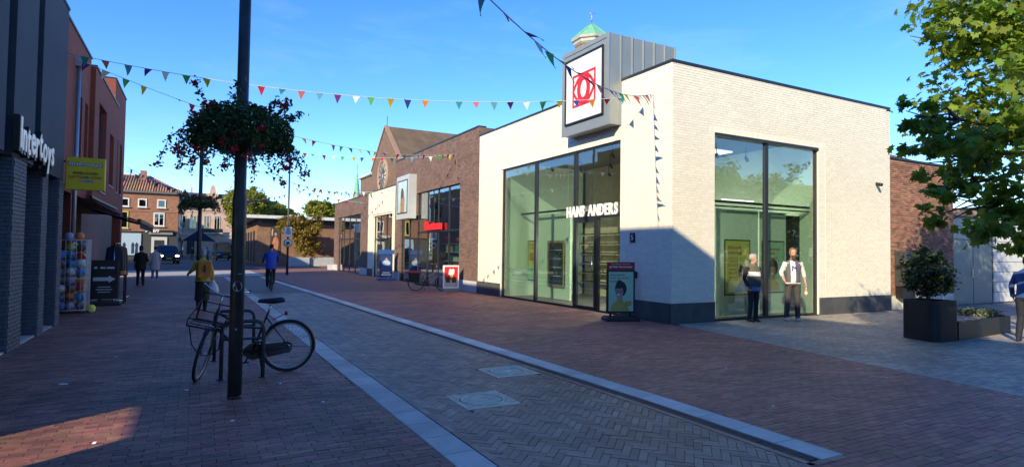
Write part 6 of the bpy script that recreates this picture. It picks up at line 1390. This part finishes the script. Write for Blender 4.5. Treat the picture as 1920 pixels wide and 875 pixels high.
def person(label, loc, rz, h=1.75, arms=None, legs=None, mats=None, belly=0, coat=None, skirt=None, hair='short', beard=None, voxel=.011, paint=None, sleeve=1.0, lean=0, turn=0, tr=.075, wide=1.0, group=None, extra=None, rest=None):
    t = thing('person', label, 'person', loc, rz, group); k = h/1.75
    hipz = .93
    sh = {s: Vector((s*.185*wide, 0, 1.42)) for s in (-1, 1)}; hp = {s: Vector((s*.09, 0, hipz)) for s in (-1, 1)}
    arms = arms or {}; legs = legs or {}; P = []
    P.append(stack('top', [(.90, .155*wide, .11+belly*.6, .0), (.98, .165*wide, .118+belly, belly*.35), (1.10, .158*wide, .115+belly, belly*.45), (1.22, .170*wide, .118+belly*.6, belly*.25), (1.34, .188*wide, .112, 0), (1.42, .170*wide, .092, -.01), (1.47, .095, .070, -.012), (1.50, .062, .06, -.01)]))
    P.append(limb('skin', (0, -.012, 1.48), (0, .004, 1.57), .055, .052))
    tm = Matrix.Rotation(turn, 3, 'Z'); hc = Vector((0, .012, 1.645))
    def H(p): return hc+tm@Vector(p)
    hd = []
    for z, rx, ry, cy in ((-.118, .030, .035, .035), (-.105, .045, .055, .025), (-.08, .056, .072, .012), (-.04, .066, .085, .002), (0, .072, .093, -.004), (.05, .074, .096, -.008), (.085, .064, .083, -.01), (.108, .040, .055, -.01), (.118, .015, .02, -.01)): hd.append([H((rx*math.cos(a), cy+ry*math.sin(a), z)) for a in [2*math.pi*q/18 for q in range(18)]])
    P.append(('skin', hd)); P.append(limb('skin', H((0, .085, .0)), H((0, .108, -.03)), .010, .014, n=8))
    for s in (-1, 1): P.append(limb('skin', H((s*.072, -.005, -.03)), H((s*.078, -.012, .025)), .010, .012, n=8))
    for s in (-1, 1):
        e, w_, cur = arms.get(s, ((s*.235, -.03, 1.14), (s*.235, .06, .90), .5)); e, w_ = Vector(e), Vector(w_)
        up = e-sh[s]; P.append(limb('sleeve', sh[s]-Vector((s*.03, 0, 0)), e, .062*tr/.075, .052*tr/.075))
        cut = sh[s]*0+e+(w_-e)*sleeve; P.append(limb('sleeve', e, cut, .051*tr/.075, .042*tr/.075))
        if sleeve < 1: P.append(limb('skin', cut, w_, .038, .028))
        hand(P, w_, (w_-e), s, (-s, .3, 0), cur)
        kn, an, toe = legs.get(s, ((s*.095, .015, .50), (s*.10, -.02, .09), 0)); kn, an = Vector(kn), Vector(an)
        P.append(limb('trouser', hp[s]+Vector((0, 0, .02)), kn, .092, .066, bulge=.006)); P.append(limb('trouser', kn, an+Vector((0, 0, -.02)), .064, .052, bulge=.006))
        f = Vector((math.sin(toe)*.0, 1, 0)); b = an-Vector((0, .06, .06)); b.z = an.z-.055
        P.append(('shoe', [ringE(b+Vector((0, y, dz)), (0, 1, 0), rx, rz_, 12, (0, 0, 1)) for y, rx, rz_, dz in ((-.02, .030, .03, .005), (.04, .040, .045, .012), (.10, .042, .04, .005), (.17, .046, .030, -.006), (.22, .036, .022, -.014), (.24, .015, .012, -.018))]))
    P.append(stack('trouser', [(.84, .13, .10, 0), (.90, .150*wide, .112+belly*.3, 0), (.95, .150*wide, .11+belly*.3, 0)]))
    if coat: P.append(stack('top', [(coat, .20*wide, .16, 0), (.80, .19*wide, .15, 0), (1.0, .175*wide, .13, 0), (1.2, .175, .125, 0)]))
    if skirt: P.append(stack('trouser', [(skirt, .19, .17, 0), (.5, .185, .165, 0), (.80, .175, .14, 0), (.97, .155, .115, 0)]))
    if extra: extra(P, H)
    if lean:
        lm = Matrix.Rotation(-lean, 3, 'X'); piv = Vector((0, 0, .92))
        P = [(r_, [[piv+lm@(p-piv) if p.z > .90 and r_ not in ('trouser', 'shoe') else p for p in ring] for ring in rings]) for r_, rings in P]
    else: lm = Matrix.Identity(3); piv = Vector()
    LH = lambda p: piv+lm@(H(p)-piv)
    me = body_mesh(P, coat if (coat and skirt) else (None if coat else .90), mats, voxel, paint); me.transform(Matrix.Scale(k, 4)); link('body', me, t)
    hm = mats.get('hair', hairp); g = np.random.default_rng(int(h*1000)); m = MB()
    if hair != 'bald':
        rows = [(.128, .02), (.118, .055), (.09, .083), (.05, .090), (.0, .089)]+([(-.05, .088), (-.10, .075)] if hair == 'long' else [(-.035, .082)]); rg = []
        for z, r_ in rows: rg.append([LH((r_*.88*math.cos(a)*(1+g.normal(0, .03)), -.012+(r_*1.10*math.sin(a) if math.sin(a) < .25 or z > .06 else r_*.55), z+g.normal(0, .004)))*k for a in [2*math.pi*q/20 for q in range(20)]])
        m.loft(rg, True); m.build('hair', hm, t)
    if beard:
        m = MB(); m.loft([[LH((rx*math.cos(a), .045+ry*math.sin(a), z))*k for a in [2*math.pi*q/14 for q in range(14)]] for z, rx, ry in ((-.055, .055, .062), (-.10, .056, .068), (-.15, .045, .055), (-.20, .025, .03))], True); m.build('beard', beard, t)
    m = MB()
    for s in (-1, 1): m.ball(tuple(LH((s*.032, .082, .012))*k), .011*k, 8, 6)
    m.build('eyes', M('eye', (.02, .015, .012), .3), t)
    m = MB(); m.ball(tuple(LH((0, .083, -.065))*k), (.022*k, .008*k, .006*k), 8, 5); m.build('mouth', M('lips', (.35, .12, .1), .5), t)
    return t
C_ = lambda n, c, r=.85: M(n, c, r, var=.15, vs=9, bump=.25, bs=35)
grey_hair = C_('grey hair', (.34, .33, .32)); fair_hair = C_('fair hair', (.20, .11, .05)); dark_hair = C_('dark hair', (.025, .02, .018)); navy = C_('navy cloth', (.014, .017, .028)); blk = C_('black cloth', (.012, .012, .013)); char = C_('charcoal cloth', (.075, .078, .08)); wht = C_('off white cloth', (.66, .65, .62)); shoe_b = C_('dark shoe', (.015, .014, .013), .5)
# older man in a banded hooded sweatshirt
def p1(c, n, r_):
    if r_ == 'top':
        if c.z > 1.30: return 'olive'
        if c.z > 1.19 and n.y > -.2: return 'white'
        return 'top'
    return r_
def hood(P, H):
    P.append(stack('olive', [(1.40, .15, .11, -.03), (1.46, .125, .105, -.04), (1.51, .095, .085, -.05)])); P.append(stack('blue', [(.80, .165, .14, .03), (.86, .168, .15, .03), (.90, .165, .15, .03)]))
person('older grey haired man in banded sweatshirt standing at the gable window', (12.20, 9.93, 0), R(172), 1.66, {1: ((.26, -.05, 1.15), (.22, .03, .92), .9), -1: ((-.26, -.06, 1.15), (-.20, .02, .92), .9)}, {1: ((.10, .02, .5), (.11, -.02, .09), 0), -1: ((-.10, .0, .5), (-.11, -.04, .09), 0)},
    {'top': char, 'olive': C_('olive cloth', (.12, .11, .07)), 'white': wht, 'sleeve': navy, 'skin': skin, 'trouser': navy, 'shoe': shoe_b, 'blue': C_('blue shirt', (.10, .20, .38)), 'hair': grey_hair}, belly=.06, paint=p1, extra=hood, turn=R(35), wide=1.14)
# bearded man in body warmer
def p2(c, n, r_):
    if r_ == 'top' and n.y > .2 and abs(c.x-.03) < .056 and c.z < 1.46: return 'white'
    if r_ == 'top' and c.z < .93: return 'white'
    return r_
bm2 = person('bearded man in grey body warmer and M sweater by the gable window', (13.42, 9.72, 0), R(143), 1.82, {1: ((.27, -.02, 1.16), (.22, .11, .96), 1.2), -1: ((-.26, -.04, 1.16), (-.28, .03, .91), 1.1)}, {1: ((.13, .03, .5), (.16, .02, .09), 0), -1: ((-.10, .02, .5), (-.11, 0, .09), 0)},
    {'top': C_('grey body warmer', (.115, .105, .115)), 'white': wht, 'sleeve': wht, 'skin': skin, 'trouser': C_('brown grey trousers', (.055, .05, .047)), 'shoe': C_('light trainers', (.45, .46, .47)), 'hair': fair_hair}, belly=.03, paint=p2, beard=C_('brown beard', (.08, .045, .03)), sleeve=.45, turn=R(8), wide=1.05)
text('M', C_('royal blue print', (.03, .06, .30)), bm2, (.02, .138, 1.26), (-1, 0, 0), (0, 0, 1), .12, .13, .03, .0).location = (.04, 0, 0)
d_ = Matrix.Rotation(R(143), 3, 'Z')@Vector((-.30, .05, .80)); bt = thing('drink_bottle', 'orange drink bottle with white cap held by the bearded man', 'bottle', (13.42+d_.x, 9.72+d_.y, .62)); m = MB()
m.loft([m.ring((0, 0, z), (0, 0, 1), (1, 0, 0), r_, r_, 14) for z, r_ in ((0, .03), (.01, .037), (.13, .037), (.17, .018), (.19, .016))]); m.build('body', M('orange drink', (.75, .20, .01), .2), bt); MB().tube([(0, 0, .19), (0, 0, .225)], .018, 10).build('cap', print_white, bt); MB().tube([(0, 0, .05), (0, 0, .11)], .0385, 14).build('label_band', print_white, bt)
# woman in yellow with backpack
yw = C_('mustard knit', (.50, .38, .03))
person('woman in mustard jumper and long dark skirt walking away', (.18, 17.35, 0), R(8), 1.60, {-1: ((-.25, -.02, 1.17), (-.33, .16, 1.06), .5), 1: ((.24, -.02, 1.14), (.27, .02, .88), 1.2)}, {1: ((.09, .05, .5), (.10, .08, .09), 0), -1: ((-.09, .02, .5), (-.10, -.10, .10), 0)},
    {'top': yw, 'sleeve': yw, 'skin': skin, 'trouser': C_('dark skirt', (.022, .02, .02)), 'shoe': C_('brown boot', (.06, .025, .018), .6), 'hair': grey_hair}, skirt=.30, hair='long', coat=.84)
bp = thing('backpack', 'orange leather backpack worn by the woman in mustard', 'backpack', (.18, 17.35, 0), R(8)); bo = C_('orange leather', (.46, .17, .02), .6)
MB().rbox(-.17, .17, -.30, -.135, .88, 1.24, .03).build('pack', bo, bp); MB().rbox(-.175, .175, -.315, -.125, 1.18, 1.30, .03).build('flap', bo, bp); MB().box(-.02, .02, -.322, -.301, 1.02, 1.2).build('buckle_strap', C_('brown strap', (.10, .03, .01)), bp)
for s in (-1, 1): MB().tube([(s*.10, -.15, 1.26), (s*.11, -.04, 1.39), (s*.11, .09, 1.32), (s*.13, .10, 1.1), (s*.16, -.10, .98)], .016, 6).build('shoulder_strap', blk, bp)
pg = thing('plastic_bag', 'white plastic carrier bag hanging from the woman in mustard', 'bag', (.18, 17.35, 0), R(8)); m = MB()
m.loft([ringE((.27+dx, .03, z), (0, 0, 1), rx, ry, 14) for z, rx, ry, dx in ((.38, .05, .04, .02), (.40, .11, .06, .02), (.52, .12, .07, .015), (.64, .10, .05, .01), (.72, .05, .03, 0), (.80, .02, .02, 0))]); m.build('bag_body', C_('white plastic', (.62, .62, .66), .4), pg); MB().tube([(.26, .03, .79), (.262, .03, .86), (.28, .03, .79)], .006, 5).build('handle', C_('white plastic', (.62, .62, .66), .4), pg)
# walkers further on
person('walker dressed in black carrying a white bag, seen from behind', (-2.0, 29.0, 0), R(4), 1.68, None, {1: ((.09, .07, .5), (.10, .06, .09), 0), -1: ((-.09, .03, .5), (-.10, -.14, .10), 0)}, {'top': blk, 'sleeve': blk, 'skin': skin, 'trouser': blk, 'shoe': shoe_b, 'hair': dark_hair}, coat=.72, sleeve=.35, hair='long', voxel=.014, wide=1.1)
person('walker in long pale coat and jeans, seen from behind', (-1.72, 33.5, 0), R(2), 1.66, None, {1: ((.09, .07, .5), (.10, .06, .09), 0), -1: ((-.09, .03, .5), (-.10, -.12, .10), 0)}, {'top': C_('pale coat', (.42, .41, .42)), 'sleeve': C_('pale coat', (.42, .41, .42)), 'skin': skin, 'trouser': C_('blue jeans', (.10, .15, .26)), 'shoe': wht, 'hair': dark_hair}, coat=.55, voxel=.014, wide=1.1)
person('walker in navy top half hidden between the two walkers', (-2.35, 33.9, 0), R(2), 1.62, None, None, {'top': navy, 'sleeve': navy, 'skin': skin, 'trouser': C_('blue jeans', (.10, .15, .26)), 'shoe': shoe_b, 'hair': dark_hair}, hair='long', voxel=.014)
# cyclist in blue
bl = C_('bright blue jacket', (.012, .06, .42), .6)
person('cyclist in bright blue jacket riding away down the street', (2.61, 24.48, .06), R(-2), 1.74, {-1: ((-.27, .16, 1.20), (-.27, .44, 1.08), .9), 1: ((.27, .16, 1.20), (.27, .44, 1.08), .9)}, {1: ((.12, .36, .66), (.11, .20, .27), 0), -1: ((-.12, .30, .58), (-.11, .20, .16), 0)}, {'top': bl, 'sleeve': bl, 'skin': skin, 'trouser': blk, 'shoe': shoe_b, 'hair': dark_hair}, voxel=.013, wide=1.15, belly=.02, lean=R(4), coat=.80)
# man in blue under the tree
person('man in blue jumper and dark trousers passing under the maple', (14.62, 5.40, 0), R(-80), 1.70, {1: ((.25, -.06, 1.14), (.24, .04, .90), .6), -1: ((-.25, .03, 1.14), (-.24, .14, .92), .6)}, {1: ((.09, .10, .5), (.10, .10, .09), 0), -1: ((-.09, .02, .5), (-.10, -.16, .10), 0)}, {'top': C_('blue jumper', (.03, .07, .24)), 'sleeve': C_('blue jumper', (.03, .07, .24)), 'skin': skin, 'trouser': navy, 'shoe': shoe_b, 'hair': dark_hair}, lean=R(12))
# assistant inside the shop and people far down the street
person('shop assistant in pale shirt seen through the shop door', (12.55, 14.35, .012), R(120), 1.62, None, None, {'top': wht, 'sleeve': wht, 'skin': skin, 'trouser': navy, 'shoe': shoe_b, 'hair': C_('auburn hair', (.16, .06, .03))}, voxel=.014, sleeve=.4)
person('passer-by in turquoise top far down the street', (1.25, 80, -.02), R(20), 1.7, None, None, {'top': C_('turquoise cloth', (.05, .22, .36)), 'sleeve': C_('turquoise cloth', (.05, .22, .36)), 'skin': skin, 'trouser': char, 'shoe': shoe_b, 'hair': dark_hair}, voxel=.018)
person('passer-by in dark clothes far down the street near the walkers', (-.35, 82, -.02), R(160), 1.72, None, None, {'top': blk, 'sleeve': blk, 'skin': skin, 'trouser': char, 'shoe': shoe_b, 'hair': dark_hair}, voxel=.018)
